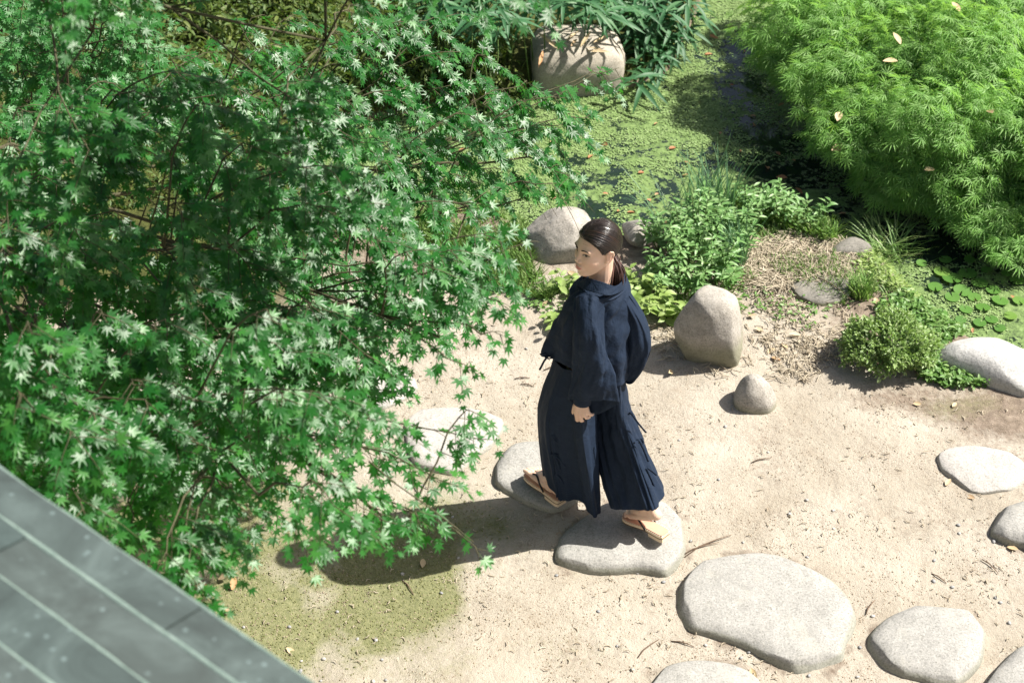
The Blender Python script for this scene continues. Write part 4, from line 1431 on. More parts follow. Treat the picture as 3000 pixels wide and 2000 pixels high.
# ------------------------------------------------------------------ the person
PB = PZ(1735, 1470, .06)
PB[1] = 5.44
person = empty('person', (PB[0], PB[1], .06))
tag(person, 'person in navy wide-sleeved jacket and wide trousers striding over the stepping stones', 'person')


def cloth_mat():
    t = NT('navy_cotton')
    v = t.coord()
    c = t.ramp(t.noise(26, 5, .65, vec=v), [(.3, (.0038, .0098, .0225)), (.7, (.0066, .0150, .0335))])
    c = t.mix(t.math('MULTIPLY', t.noise(420, 2, .6, vec=v), .4), c, (.011, .025, .054, 1))
    cr = t.math('ABSOLUTE', t.math('SUBTRACT', t.noise(17, 4, .6, vec=v, dist=.8), .5))
    cr2 = t.math('ABSOLUTE', t.math('SUBTRACT', t.noise(48, 3, .6, vec=v, dist=.6), .5))
    h = t.math('ADD', t.math('MULTIPLY', cr, 1.0), t.math('MULTIPLY', cr2, .35))
    n0 = t.bump(h, .42, .02)
    t.set(col=c, rough=.8, spec=.22, nor=t.bump(t.noise(500, 2, .6, vec=v), .15, .002, n0))
    return t.m


M['cloth'] = cloth_mat()
t = NT('skin')
v = t.coord()
c = t.ramp(t.noise(22, 4, vec=v), [(.3, (.58, .39, .29)), (.7, (.65, .46, .355))])
c = t.mix(t.attr('lip'), c, (.45, .18, .15, 1))
c = t.mix(t.attr('blush_ear_glow'), c, (.60, .27, .20, 1))
t.set(col=c, rough=.45, spec=.4, sss=.18, nor=t.bump(t.noise(180, 3, vec=v), .06, .002))
t.b.inputs['Subsurface Radius'].default_value = (.012, .005, .003)
t.b.inputs['Subsurface Scale'].default_value = .6
M['skin'] = t.m
t = NT('dark_hair')
v = t.coord()
r_ = t.attr('tint')
c = t.ramp(r_, [(0, (.010, .007, .006)), (.6, (.022, .014, .011)), (1, (.055, .028, .018))])
t.set(col=c, rough=.30, spec=.6)
M['hair'] = t.m
t = NT('ponytail_hair')
c = t.ramp(t.attr('tint'), [(0, (.03, .015, .012)), (.6, (.075, .038, .032)), (1, (.16, .085, .07))])
t.set(col=c, rough=.38, spec=.5)
M['tail'] = t.m
M['eye_white'] = simple('eye_white', (.42, .38, .34), (.48, .44, .40), 20, .25, 0)
M['iris'] = simple('dark_iris', (.012, .008, .006), (.02, .012, .009), 20, .4, 0, spec=.3)
M['brow'] = simple('brow_hair', (.02, .014, .011), (.035, .024, .018), 40, .6, 0)
M['sole'] = simple('tan_leather', (.50, .30, .21), (.57, .36, .26), 20, .5, .1)
M['edge'] = simple('pale_wood', (.62, .48, .32), (.70, .57, .41), 30, .55, .1)
M['strap'] = simple('black_cord', (.006, .008, .010), (.014, .016, .018), 60, .5, .1)
M['stitch'] = simple('cream_stitch', (.72, .66, .55), (.78, .73, .63), 30, .8, 0)
M['undersole'] = simple('brown_rubber', (.10, .06, .04), (.14, .09, .06), 30, .8, 0)

# --- head shape as a distance field, in head space: +x forward, +y her left, +z up
def smin(a, b, k):
    h = np.clip(.5 + .5 * (b - a) / k, 0, 1)
    return b + (a - b) * h - k * h * (1 - h)


def smax(a, b, k):
    return -smin(-a, -b, k)


def ell(p, c, r):
    q = (p - np.array(c)) / np.array(r)
    k0 = np.linalg.norm(q, axis=-1)
    k1 = np.linalg.norm(q / np.array(r), axis=-1)
    return k0 * (k0 - 1) / np.maximum(k1, 1e-6)


def cap(p, a, b, r0, r1=None):
    r1 = r0 if r1 is None else r1
    a, b = np.array(a, float), np.array(b, float)
    ba = b - a
    h = np.clip(((p - a) @ ba) / (ba @ ba), 0, 1)
    return np.linalg.norm(p - a - h[..., None] * ba, axis=-1) - (r0 + (r1 - r0) * h)


def head_sdf(p):
    m = p * np.array([1, 1, 1.0])
    ay = np.stack([p[..., 0], np.abs(p[..., 1]), p[..., 2]], -1)     # mirrored
    d = ell(m, (-.010, 0, .032), (.092, .073, .086))
    d = smin(d, ell(m, (.030, 0, -.025), (.058, .056, .080)), .03)
    d = smin(d, cap(ay, (-.004, .050, -.045), (.050, .016, -.092), .014, .013), .03)
    d = smin(d, ell(m, (.064, 0, -.094), (.020, .020, .016)), .02)
    d = smin(d, ell(ay, (.050, .034, -.028), (.024, .023, .022)), .025)
    d = smin(d, ell(ay, (.072, .026, .024), (.012, .026, .010)), .016)
    d = smax(d, -ell(ay, (.098, .031, .006), (.020, .018, .012)), .012)
    d = smin(d, cap(m, (.082, 0, .014), (.1005, 0, -.024), .0052, .0085), .012)
    d = smin(d, ell(ay, (.093, .0105, -.030), (.0095, .0075, .0068)), .006)
    d = smin(d, ell(m, (.080, 0, -.062), (.016, .026, .018)), .012)
    d = smin(d, ell(m, (.0915, 0, -.0565), (.0065, .019, .0048)), .004)
    d = smin(d, ell(m, (.0895, 0, -.0665), (.0070, .0165, .0058)), .004)
    d = smax(d, -cap(ay, (.099, 0, -.0615), (.088, .022, -.0625), .0016), .003)
    return d


def trace(o, d, far=.18):
    """distance along unit rays from far back to the surface, seen from outside towards o"""
    r = np.full(len(d), far)
    for _ in range(90):
        s = head_sdf(o + d * r[:, None])
        r = r - np.clip(s, -.004, .02) * .8
    return r


HC_Y = 5.44
HC = PY(1746, 765, HC_Y)
HC[2] = 1.518
yaw = math.radians(34)
fw = np.array([-math.cos(yaw), -math.sin(yaw), 0])
lf = np.array([math.sin(yaw), -math.cos(yaw), 0])
up0 = np.array([0, 0, 1.0])
pt = math.radians(5)
fw2 = fw * math.cos(pt) + up0 * math.sin(pt)
up2 = up0 * math.cos(pt) - fw * math.sin(pt)
rl = math.radians(3)
lf3 = lf * math.cos(rl) + up2 * math.sin(rl)
up3 = up2 * math.cos(rl) - lf * math.sin(rl)
HR = np.stack([fw2, lf3, up3], 1)


def hd(p):
    return HC + .955 * (np.asarray(p, float) @ HR.T)


def to_head(p):
    return (np.asarray(p, float) - HC) @ HR / .955


nT, nP = 96, 168
TH = np.linspace(0.0, np.pi, nT)
PH = np.linspace(-np.pi, np.pi, nP, endpoint=False)
D = np.stack([np.sin(TH)[:, None] * np.cos(PH)[None], np.sin(TH)[:, None] * np.sin(PH)[None], np.cos(TH)[:, None] + 0 * PH[None]], -1)
RR = trace(np.zeros(3), D.reshape(-1, 3)).reshape(nT, nP)
HV = (D * RR[..., None])


def grid_faces(a, b, wrap=True):
    F = []
    for i in range(a - 1):
        for j in range(b if wrap else b - 1):
            k = (j + 1) % b
            F.append([i * b + j, (i + 1) * b + j, (i + 1) * b + k, i * b + k])
    return F


def uvcap(p0, p1, r0, r1, n=14):
    p0, p1 = np.array(p0, float), np.array(p1, float)
    ax = p1 - p0
    L = np.linalg.norm(ax) or 1e-6
    ax = ax / L
    up = np.array([0, 0, 1.0]) if abs(ax[2]) < .9 else np.array([1.0, 0, 0])
    a = unit(np.cross(ax, up))
    b = np.cross(ax, a)
    ring = []
    for f in np.linspace(-np.pi / 2 + .02, 0, 5): ring.append((p0 + ax * r0 * math.sin(f), r0 * math.cos(f)))
    for f in np.linspace(0, np.pi / 2 - .02, 5): ring.append((p1 + ax * r1 * math.sin(f), r1 * math.cos(f)))
    th = np.arange(n) * 2 * np.pi / n
    V = np.concatenate([c + r * (np.cos(th)[:, None] * a + np.sin(th)[:, None] * b) for c, r in ring])
    F = []
    for i in range(len(ring) - 1):
        for j in range(n):
            k = (j + 1) % n
            F.append([i * n + j, i * n + k, (i + 1) * n + k, (i + 1) * n + j])
    F.append(list(range(n))[::-1])
    F.append([(len(ring) - 1) * n + j for j in range(n)])
    return V, F


def chain(pts, rads, n=14):
    return [uvcap(pts[i], pts[i + 1], rads[i], rads[i + 1], n) for i in range(len(pts) - 1)]


parts = []
# head grid closed by its poles
hv = hd(HV.reshape(-1, 3))
hf = grid_faces(nT, nP)
parts.append((hv, hf))
# ear: rim, lobe, inner bowl, her left side and her right side
for sg in (1, -1):
    e = lambda x, y, z: hd([x, sg * y, z])
    rim = [(-.010, .071, -.034), (-.004, .074, -.020), (.002, .075, .000), (.002, .078, .016), (-.008, .083, .024), (-.020, .086, .020), (-.027, .085, .004), (-.023, .081, -.014), (-.014, .076, -.030)]
    parts += chain([e(*q) for q in rim], [.0052, .0034, .0034, .0036, .0038, .0038, .0036, .0036, .005], 10)
    parts.append(uvcap(e(-.012, .073, -.016), e(-.013, .076, .010), .0085, .0095, 12))
    parts.append(uvcap(e(-.004, .069, -.030), e(-.012, .070, .014), .009, .010, 12))
# neck, shoulders, torso, pelvis
neck0, neck1 = PY(1757, 862, 5.46), hd([-.030, 0, -.045])
parts += chain([PY(1757, 905, 5.46), neck0, (neck0 + neck1) / 2, neck1], [.07, .052, .047, .050], 20)
shL, shR = PY(1722, 900, 5.37), PY(1815, 880, 5.54)
chest, waist, pelv = PY(1762, 930, 5.45), PY(1745, 1000, 5.45), PY(1738, 1060, 5.45)
parts.append(uvcap(shL, shR, .055, .055, 16))
parts += chain([chest, waist, pelv], [.115, .10, .12], 20)
# arms
wrL = PY(1703, 1176, 5.275)
elL = PY(1715, 1040, 5.29)
parts += chain([shL, elL, wrL], [.046, .036, .0235], 16)
wrR, elR = PY(1850, 962, 5.475), PY(1848, 930, 5.475)
parts += chain([shR, elR, wrR], [.046, .036, .025], 16)
# left hand, back towards the camera
hp = lambda x, y, dy: PY(x, y, 5.265 + dy)
palm = [(1689, 1211, -.004), (1699, 1214, -.010), (1710, 1213, -.010), (1721, 1208, -.004)]
for (x, y, dy), wx in zip(palm, (1694, 1700, 1706, 1711)):
    parts.append(uvcap(hp(wx, 1180, .006), hp(x, y, dy), .0165, .0118, 12))
fing = [[(1689, 1211, -.004), (1691, 1229, -.006), (1698, 1231, .018), (1703, 1222, .026)], [(1699, 1214, -.010), (1703, 1231, -.012), (1711, 1230, .014), (1714, 1221, .024)],
        [(1710, 1213, -.010), (1718, 1223, -.012), (1726, 1221, .008), (1728, 1213, .020)], [(1721, 1208, -.004), (1729, 1213, -.004), (1734, 1215, .006), (1737, 1213, .012)]]
for f, r in zip(fing, (.0088, .0090, .0086, .0076)):
    parts += chain([hp(*q) for q in f], [r * 1.1, r, r * .93, r * .8], 12)
parts += chain([hp(1686, 1188, .022), hp(1681, 1206, .034), hp(1686, 1221, .040)], [.0125, .0105, .008], 12)
# right hand inside its sleeve
dn = unit(wrR - elR)
parts.append(uvcap(wrR, wrR + dn * .07, .024, .026, 12))
for k in range(4):
    s_ = np.array([.016 * (k - 1.5), .004, 0])
    parts += chain([wrR + dn * .07 + s_, wrR + dn * .105 + s_ * 1.1, wrR + dn * .12 + s_ + [0, -.012, 0]], [.009, .0085, .007], 10)

# feet: local frame x forward, y left, z up
def foot_frame(toe, heel, roll=0.0):
    x = unit(toe - heel)
    y = unit(np.cross([0, 0, 1.0], x))
    z = np.cross(x, y)
    return (toe + heel) / 2, np.stack([x, y, z], 1)


def place(fr, p):
    o, R = fr
    return o + np.asarray(p, float) @ R.T


# sandals: sole plane frames. rear (left foot) heel raised, front (right foot) flat
ST_C, ST_B = .050, .038
rear_ball = PZ(1866, 1528, ST_C + .02)
hd_dir = unit(np.array([-.70, .71, 0]))
rear_toe = rear_ball + hd_dir * .065
rear_heel = rear_ball - hd_dir * .165 * math.cos(math.radians(17)) + np.array([0, 0, .165 * math.sin(math.radians(17))])
front_toe = PZ(1547, 1378, ST_B + .035)
f_dir = unit(np.array([-.64, .77, 0]))
front_heel = front_toe - f_dir * .235
SR = foot_frame(rear_toe + np.array([0, 0, .006]), rear_heel)
SF = foot_frame(front_toe, front_heel)
# foot on the rear sandal is pitched more than the sole
fr_ball = rear_ball + np.array([0, 0, .012])
fheel = fr_ball - hd_dir * .155 * math.cos(math.radians(33)) + np.array([0, 0, .155 * math.sin(math.radians(33)) + .01])
FR = foot_frame(fr_ball + hd_dir * .055, fheel)
FF = (SF[0] + SF[1][:, 2] * .012, SF[1])


def foot(fr, sgn, knee, hip):
    g = lambda x, y, z: place(fr, (x, sgn * y, z))
    out = []
    out += chain([g(-.088, 0, .026), g(-.055, .0, .036), g(0, .004, .034), g(.045, .006, .020)], [.027, .030, .029, .021])
    out += chain([g(-.06, .012, .018), g(0, .022, .016), g(.055, .026, .013)], [.020, .018, .015])
    out += chain([g(-.06, -.012, .018), g(.0, -.016, .018), g(.060, -.020, .014)], [.020, .020, .017])
    ank = g(-.068, 0, .085)
    out += chain([g(-.078, 0, .03), ank], [.028, .031])
    out.append(uvcap(g(-.03, 0, .045), ank, .03, .033))
    out.append(uvcap(g(-.066, .026, .072), g(-.066, -.026, .076), .012, .012))
    for k, (yy, L, r) in enumerate([(-.026, .108, .0105), (-.008, .110, .0082), (.007, .104, .0078), (.020, .096, .0074), (.032, .086, .0070)]):
        a = g(.052, yy * .95, .014)
        m = g(.052 + (L - .052) * .55, yy, .0165)
        b = g(L, yy, .009)
        out += chain([a, m, b], [r * 1.15, r * 1.05, r], 10)
    out += chain([ank, (ank * .55 + knee * .45), knee, hip], [.030, .040, .042, .060], 16)
    return out


hipL, hipR = PY(1762, 1060, 5.49), PY(1715, 1060, 5.49)
knL, knR = PY(1812, 1290, 5.485), PY(1662, 1285, 5.50)
parts += foot(FR, 1, knL, hipL)
parts += foot(FF, -1, knR, hipR)
V, F = merge(parts)
tmp = bpy.data.objects.new('body_source', mesh_from('body_source', V, F))
col.objects.link(tmp)
md = tmp.modifiers.new('r', 'REMESH')
md.mode = 'VOXEL'
md.voxel_size = .0027
md2 = tmp.modifiers.new('s', 'SMOOTH')
md2.factor = .5
md2.iterations = 2
dg = bpy.context.evaluated_depsgraph_get()
bme = bpy.data.meshes.new_from_object(tmp.evaluated_get(dg))
bpy.data.objects.remove(tmp)
nv_ = len(bme.vertices)
BV = np.empty(nv_ * 3, np.float32)
bme.vertices.foreach_get('co', BV)
BV = BV.reshape(-1, 3).astype(float)
hl = to_head(BV)
lipm = (np.abs(hl[:, 1]) < .0215) & (hl[:, 0] > .078)
lz = hl[:, 2]
wid = np.clip(1 - (np.abs(hl[:, 1]) / .0215) ** 2, 0, 1)
lip = np.where(lipm, sstep(0, .0022, .0098 * wid ** .6 - np.abs(lz + .0617) + .0002), 0)
blush_ear_glow = .35 * np.exp(-(((hl[:, 0] - .06) / .02) ** 2 + ((np.abs(hl[:, 1]) - .04) / .02) ** 2 + ((hl[:, 2] + .025) / .018) ** 2)) + .5 * np.exp(-(((np.abs(hl[:, 1]) - .078) / .008) ** 2 + ((hl[:, 0] + .012) / .02) ** 2 + (hl[:, 2] / .03) ** 2))  # cheek blush, plus the backlit red glow of the ears put into colour
for nm, arr in (('lip', lip), ('blush_ear_glow', blush_ear_glow)):
    at = bme.attributes.new(nm, 'FLOAT', 'POINT')
    at.data.foreach_set('value', arr.astype(np.float32))
BV = BV - parent_loc(person)
bme.vertices.foreach_set('co', BV.astype(np.float32).ravel())
bme.polygons.foreach_set('use_smooth', np.ones(len(bme.polygons), bool))
bme.materials.clear()
bme.materials.append(M['skin'])
bme.update()
body = bpy.data.objects.new('body', bme)
bme.name = 'body'
col.objects.link(body)
body.parent = person


def face_x(y, z):                        # x of the face surface at (y, z) in head space
    y, z = np.atleast_1d(np.asarray(y, float)), np.atleast_1d(np.asarray(z, float))
    x = np.full(y.shape, .13)
    for _ in range(60):
        x = x - np.clip(head_sdf(np.stack([x, y, z], -1)), -.004, .02) * .8
    return x


# eyes, lashes, brows
for sg in (1, -1):
    cy, cz = sg * .031, .004
    nE = 22
    u = np.linspace(-1, 1, nE)
    hu = .0048 * np.sqrt(np.clip(1 - u * u, 0, 1)) + .0002
    hl_ = .0030 * np.sqrt(np.clip(1 - u * u, 0, 1)) + .0002
    slant = .0025 * u * sg                 # outer corner a little higher
    rows = []
    for f in np.linspace(-1, 1, 7):
        z = cz + slant + np.where(f > 0, hu * f, hl_ * f)
        y = cy + u * .0145
        x = face_x(y, z) + .0006 + .0022 * (1 - u * u) * (1 - f * f)
        rows.append(np.stack([x, y, z], -1))
    V = np.concatenate(rows)
    F = grid_faces(7, nE, False)
    obj('eye', hd(V), F, M['eye_white'], person)
    iy, iz = cy + .003, cz + .0005
    rr_ = np.linspace(0, .0060, 4)[1:]
    th = np.linspace(0, 2 * np.pi, 18, endpoint=False)
    pts = [[iy, iz]] + [[iy + r * math.cos(a_), iz + r * .92 * math.sin(a_)] for r in rr_ for a_ in th]
    pts = np.array(pts)
    uu = (pts[:, 0] - cy) / .0145
    zt = cz + .0025 * uu * sg
    pts[:, 1] = np.clip(pts[:, 1], zt - .0034 * np.sqrt(np.clip(1 - uu ** 2, 0, 1)), zt + .0050 * np.sqrt(np.clip(1 - uu ** 2, 0, 1)))
    x = face_x(pts[:, 0], pts[:, 1]) + .0032
    V = np.stack([x, pts[:, 0], pts[:, 1]], -1)
    F = [[0, 1 + j, 1 + (j + 1) % 18] for j in range(18)] + [[1 + i * 18 + j, 1 + (i + 1) * 18 + j, 1 + (i + 1) * 18 + (j + 1) % 18, 1 + i * 18 + (j + 1) % 18] for i in range(2) for j in range(18)]
    obj('iris', hd(V), F, M['iris'], person)
    uo = np.linspace(-1.02, 1.22 if sg > 0 else 1.02, 20) if sg > 0 else np.linspace(-1.22, 1.02, 20)
    z = cz + .0025 * np.clip(uo, -1.1, 1.1) * sg + .0058 * np.sqrt(np.clip(1 - np.clip(uo, -1, 1) ** 2, 0, 1))
    y = cy + uo * .0145
    V, F = tube(hd(np.stack([face_x(y, z) + .0016, y, z], -1)), .0014 * (1 - .55 * np.abs(np.linspace(-1, 1, 20)) ** 3), 6)
    obj('eyelash', V, F, M['brow'], person)
    z = cz - .0036 * np.sqrt(np.clip(1 - np.clip(uo, -1, 1) ** 2, 0, 1)) + .0025 * uo * sg
    V, F = tube(hd(np.stack([face_x(y, z) + .0006, y, z], -1)), .0006, 5)
    obj('eyelash', V, F, M['brow'], person)
    q = np.linspace(0, 1, 14)
    y = sg * (.013 + .037 * q)
    z = .0235 + .0075 * np.sin(q * 2.3) - .003 * q
    P_ = np.stack([face_x(y, z) + .0006, y, z], -1)
    V, F = tube(hd(P_), .0026 * (1 - .75 * q) * (.6 + .4 * np.minimum(1, q * 6)) + .0003, 6)
    obj('eyebrow', V, F, M['brow'], person)

# hair: shell over the skull with a hairline, combed strands, ponytail
def hair_line(p):
    x, y, z = p[..., 0], np.abs(p[..., 1]), p[..., 2]
    xs = [-.12, -.085, -.05, -.030, -.018, .006, .020, .034, .050, .066, .09]
    zs = [-.092, -.085, -.060, -.036, .008, .020, .006, .030, .050, .064, .076]
    return z - np.interp(x, xs, zs)


hm = hair_line(HV)
w = sstep(-.004, .010, hm)
part_d = np.abs(HV[..., 1] + .010)
part_w = (HV[..., 0] > -.02) & (HV[..., 2] > .05)
groove = np.where(part_w, 1 - sstep(.0008, .0045, part_d), 0)
vol = .0075 + .005 * sstep(.05, -.08, HV[..., 0]) * sstep(-.1, .02, HV[..., 2])
off = -.003 + (vol + .003) * w * (1 - groove * .95)
SV = D * (RR + off)[..., None]
keep = hm > -.008
F = [f for f in grid_faces(nT, nP) if all(keep.reshape(-1)[i] for i in f)]
used = sorted({i for f in F for i in f})
mp = {a: b for b, a in enumerate(used)}
SVf = SV.reshape(-1, 3)[used]
lon = np.arctan2(SVf[:, 1], SVf[:, 2] + .02)
tint = np.clip(.15 + .5 * fbm(np.stack([lon * 9, SVf[:, 0] * 3, SVf[:, 0] * 0], -1), 3) * sstep(.06, -.1, SVf[:, 0]), 0, 1)
obj('hair', hd(SVf), [[mp[i] for i in f] for f in F], M['hair'], person, True, {'tint': tint})
GA = np.array([-.088, 0, -.062])         # where the hair is gathered
HVf = HV.reshape(-1, 3)
starts = HVf[((hm.reshape(-1) > .002) & (hm.reshape(-1) < .010)) | ((part_d.reshape(-1) < .0075) & part_w.reshape(-1) & (hm.reshape(-1) > 0))]
strands, stint = [], []
for k in range(620):
    s = starts[rng.integers(0, len(starts))] + rng.normal(0, .0015, 3)
    if s[0] < -.05: continue
    s1 = unit(s)
    g1 = unit(GA + rng.normal(0, .006, 3))
    side = np.array([0, np.sign(s[1] + .010) or 1.0, 0])
    q = np.linspace(0, 1, 13)[:, None]
    mid = unit(s1 + g1 + side * (.55 + .15 * rng.random()) * (1 if abs(s[1]) < .05 else .4))
    dirs = unit((1 - q) ** 2 * s1 + 2 * q * (1 - q) * mid * 1.1 + q ** 2 * g1)
    r = trace(np.zeros(3), dirs)
    hq = np.clip(hair_line(dirs * r[:, None]) / .010, 0, 1)
    lift = .0005 + (.0085 + .0045 * np.clip(q[:, 0] * 1.4, 0, 1) + rng.uniform(-.0008, .0014)) * np.minimum(1, hq)
    pts = dirs * (r + lift)[:, None]
    strands.append(tube(hd(pts), .0011 * np.sin(np.linspace(.25, 2.9, 13)) + .0003, 3, False))
    stint.append(np.full(13 * 3, min(1, max(0, rng.normal(.35, .22)))))
for k in range(60):
    s1 = unit(starts[rng.integers(0, len(starts))] + rng.normal(0, .01, 3))
    g1 = unit(s1 + np.array([-.5, rng.normal(0, .2), -.25]) * rng.uniform(.4, 1.2))
    q = np.linspace(0, 1, 8)[:, None]
    dirs = unit(s1 * (1 - q) + g1 * q)
    pts = dirs * (trace(np.zeros(3), dirs) + .009 + rng.uniform(.001, .006) * np.sin(q[:, 0] * 3))[:, None]
    strands.append(tube(hd(pts), .00035, 3, False))
    stint.append(np.full(24, .5))
V, F = merge(strands)
o = obj('hair_strand', V, F, M['hair'], person, True, {'tint': np.concatenate(stint)})
o['kind'] = 'stuff'
tail, tt_ = [], []
g0 = hd(GA * 1.12)
tip = PY(1808, 826, 5.45)
for k in range(150):
    e0 = rng.normal(0, .007, 3)
    e1_ = rng.normal(0, 1, 3) * np.array([.014, .012, .008])
    q = np.linspace(0, 1, 9)[:, None]
    mid = (g0 + tip) / 2 + np.array([.012, -.01, .004]) + e1_ * 1.2
    pts = (1 - q) ** 2 * (g0 + e0) + 2 * q * (1 - q) * mid + q ** 2 * (tip + e1_ * 1.0)
    tail.append(tube(pts, 0.0028 * np.sin(np.linspace(.6, 2.9, 9)) + .0003, 4, False))
    tt_.append(np.full(36, rng.random()))
V, F = merge(tail)
o = obj('ponytail', V, F, M['tail'], person, True, {'tint': np.concatenate(tt_)})
V, F = tube(np.array([g0 + (tip - g0) * f for f in (-.02, .05, .12)]), [.0115, .0125, .0115], 12)
obj('hair_tie', V, F, M['strap'], person)

# --- garments: lofts through lines that run down the cloth, each point given by its place in the photograph and its depth
def loft(name, lines, nv=44, nu=7, wr=.010, seed=0, fold=(.05, .5), sharp=.55, solid=.003, mat='cloth', part_parent=None, pleat=None):
    L = []
    m = max(len(l) for l in lines)
    for l in lines:
        P_ = np.array([p if (len(p) == 4) else PY(*p) for p in l], object)
        P_ = np.array([np.array(p[1:], float) if len(p) == 4 else np.array(p, float) for p in P_])
        L.append(crom(P_, np.linspace(0, len(P_) - 1, nv)))
    L = np.array(L)                       # K, nv, 3
    K = len(L)
    ts = np.arange(0, K, 1.0 / nu)
    G = []
    for i in range(nv):
        a = crom(L[:, i], ts, True)
        nxt = np.roll(L[:, i], -1, 0)
        b = np.array([L[int(t_) % K, i] * (1 - t_ % 1) + nxt[int(t_) % K] * (t_ % 1) for t_ in ts])
        G.append(a * (1 - sharp) + b * sharp)
    G = np.array(G)
    N = np.cross(np.roll(G, -1, 1) - np.roll(G, 1, 1), np.gradient(G, axis=0))
    N = unit(N)
    c = G.mean(1, keepdims=True)
    if np.sum(N * (G - c)) < 0: N = -N
    arc = np.cumsum(np.linalg.norm(np.roll(G, -1, 1) - G, axis=2), 1)
    q = np.linspace(0, 1, nv)[:, None]
    length = np.linalg.norm(L[:, -1] - L[:, 0], axis=1).mean()
    n1 = fbm(np.stack([arc / fold[0] + seed * 5, q * length / fold[1] + seed + 0 * arc, G[..., 1] * 2], -1), 3)
    n2 = fbm(G * 14 + seed, 3)
    n3 = 1 - np.abs(2 * fbm(np.stack([arc / (fold[0] * .8) + q * 2.0 + 9 + seed, q * length / (fold[1] * .35) + 0 * arc, G[..., 2] * 3], -1), 3) - 1)
    dsp = (n1 - .5) * wr * 2.2 + (n2 - .5) * wr * .9 + (n3 - .75) * wr * 1.5
    if pleat:
        ph = np.linspace(0, 1, G.shape[1], endpoint=False)[None] * pleat[0] + .3 * n1
        dsp = dsp + pleat[1] * (np.abs((ph % 1.0) - .5) * 4 - 1) * sstep(.05, 1, q)
    G = G + N * (dsp * (.35 + .65 * np.sin(np.pi * np.clip(q * .9 + .1, 0, 1)) + .25 * q))[..., None]
    o = obj(name, G.reshape(-1, 3), grid_faces(nv, G.shape[1]), M[mat], part_parent or person)
    if solid:
        s = o.modifiers.new('thick', 'SOLIDIFY')
        s.thickness = solid
        s.offset = 0
    sb_ = o.modifiers.new('sub', 'SUBSURF')
    sb_.levels = sb_.render_levels = 1
    return o


def far_of(pt, px, Y):                    # a hidden far-side point at the same height as pt
    z = PY(*pt)[2]
    dep = Y * CP + (CAM_H - z) * SP
    return ('w', (px - 1500) * dep / FPX, Y, z)


def fars(line, pxs, Ys):
    return [far_of(p, px, Y) for p, px, Y in zip(line, pxs, Ys)]


# wide trousers, right leg (forward) and left leg (rear)
r1 = [(1622, 1050, 5.46), (1579, 1180, 5.48), (1581, 1300, 5.52), (1591, 1394, 5.56)]
r2 = [(1645, 1075, 5.37), (1602, 1210, 5.37), (1611, 1340, 5.39), (1638, 1462, 5.42)]
r2b = [(1652, 1080, 5.35), (1620, 1215, 5.35), (1628, 1345, 5.37), (1645, 1468, 5.405)]
r3 = [(1680, 1085, 5.315), (1668, 1230, 5.315), (1680, 1350, 5.35), (1700, 1465, 5.39)]
r4 = [(1704, 1090, 5.29), (1703, 1235, 5.25), (1718, 1360, 5.255), (1740, 1517, 5.32)]
r5 = [(1745, 1090, 5.36), (1748, 1230, 5.36), (1753, 1350, 5.36), (1761, 1500, 5.375)]
r6 = fars(r5, (1735, 1742, 1745, 1745), (5.60, 5.60, 5.58, 5.56))
r7 = fars(r2, (1660, 1640, 1635, 1640), (5.62, 5.62, 5.62, 5.62))
loft('trouser_leg', [r1, r2, r2b, r3, r4, r5, r6, r7], 46, 12, .006, 1, (.06, .7), .85, pleat=(13, .008))
l1 = [(1728, 1100, 5.47), (1733, 1230, 5.47), (1751, 1345, 5.42), (1790, 1489, 5.30)]
l2 = [(1758, 1100, 5.40), (1768, 1230, 5.43), (1786, 1350, 5.385), (1828, 1493, 5.255)]
l3 = [(1785, 1100, 5.36), (1806, 1230, 5.365), (1846, 1350, 5.315), (1896, 1495, 5.225)]
l4 = [(1812, 1100, 5.365), (1826, 1215, 5.355), (1870, 1340, 5.31), (1922, 1492, 5.225)]
l5 = [(1828, 1095, 5.43), (1845, 1200, 5.44), (1888, 1318, 5.43), (1949, 1438, 5.385)]
l6 = fars(l5, (1815, 1830, 1865, 1912), (5.58, 5.58, 5.56, 5.53))
l7 = fars(l2, (1745, 1760, 1775, 1805), (5.58, 5.57, 5.54, 5.48))
loft('trouser_leg', [l1, l2, l3, l4, l5, l6, l7], 46, 13, .012, 2, (.06, .4), .75, pleat=(13, .009))

# jacket body
j1 = [(1702, 824, 5.44), (1655, 885, 5.44), (1606, 985, 5.45), (1588, 1036, 5.46)]
j2 = [(1714, 850, 5.38), (1678, 905, 5.335), (1640, 1005, 5.325), (1612, 1050, 5.38)]
j2b = [(1730, 862, 5.36), (1705, 930, 5.315), (1680, 1040, 5.31), (1665, 1075, 5.34)]
j3 = [(1750, 866, 5.35), (1745, 950, 5.31), (1740, 1050, 5.30), (1738, 1115, 5.295)]
j4 = [(1787, 866, 5.35), (1797, 935, 5.33), (1812, 1050, 5.325), (1806, 1130, 5.315)]
j5 = [(1828, 830, 5.43), (1846, 900, 5.42), (1838, 1040, 5.42), (1834, 1112, 5.40)]
j6 = fars(j5, (1815, 1825, 1825, 1825), (5.54, 5.60, 5.60, 5.58))
j7 = fars(j1, (1745, 1700, 1660, 1650), (5.56, 5.60, 5.60, 5.58))
jk = loft('jacket', [j1, j2, j2b, j3, j4, j5, j6, j7], 46, 8, .019, 3, (.05, .35), .5)
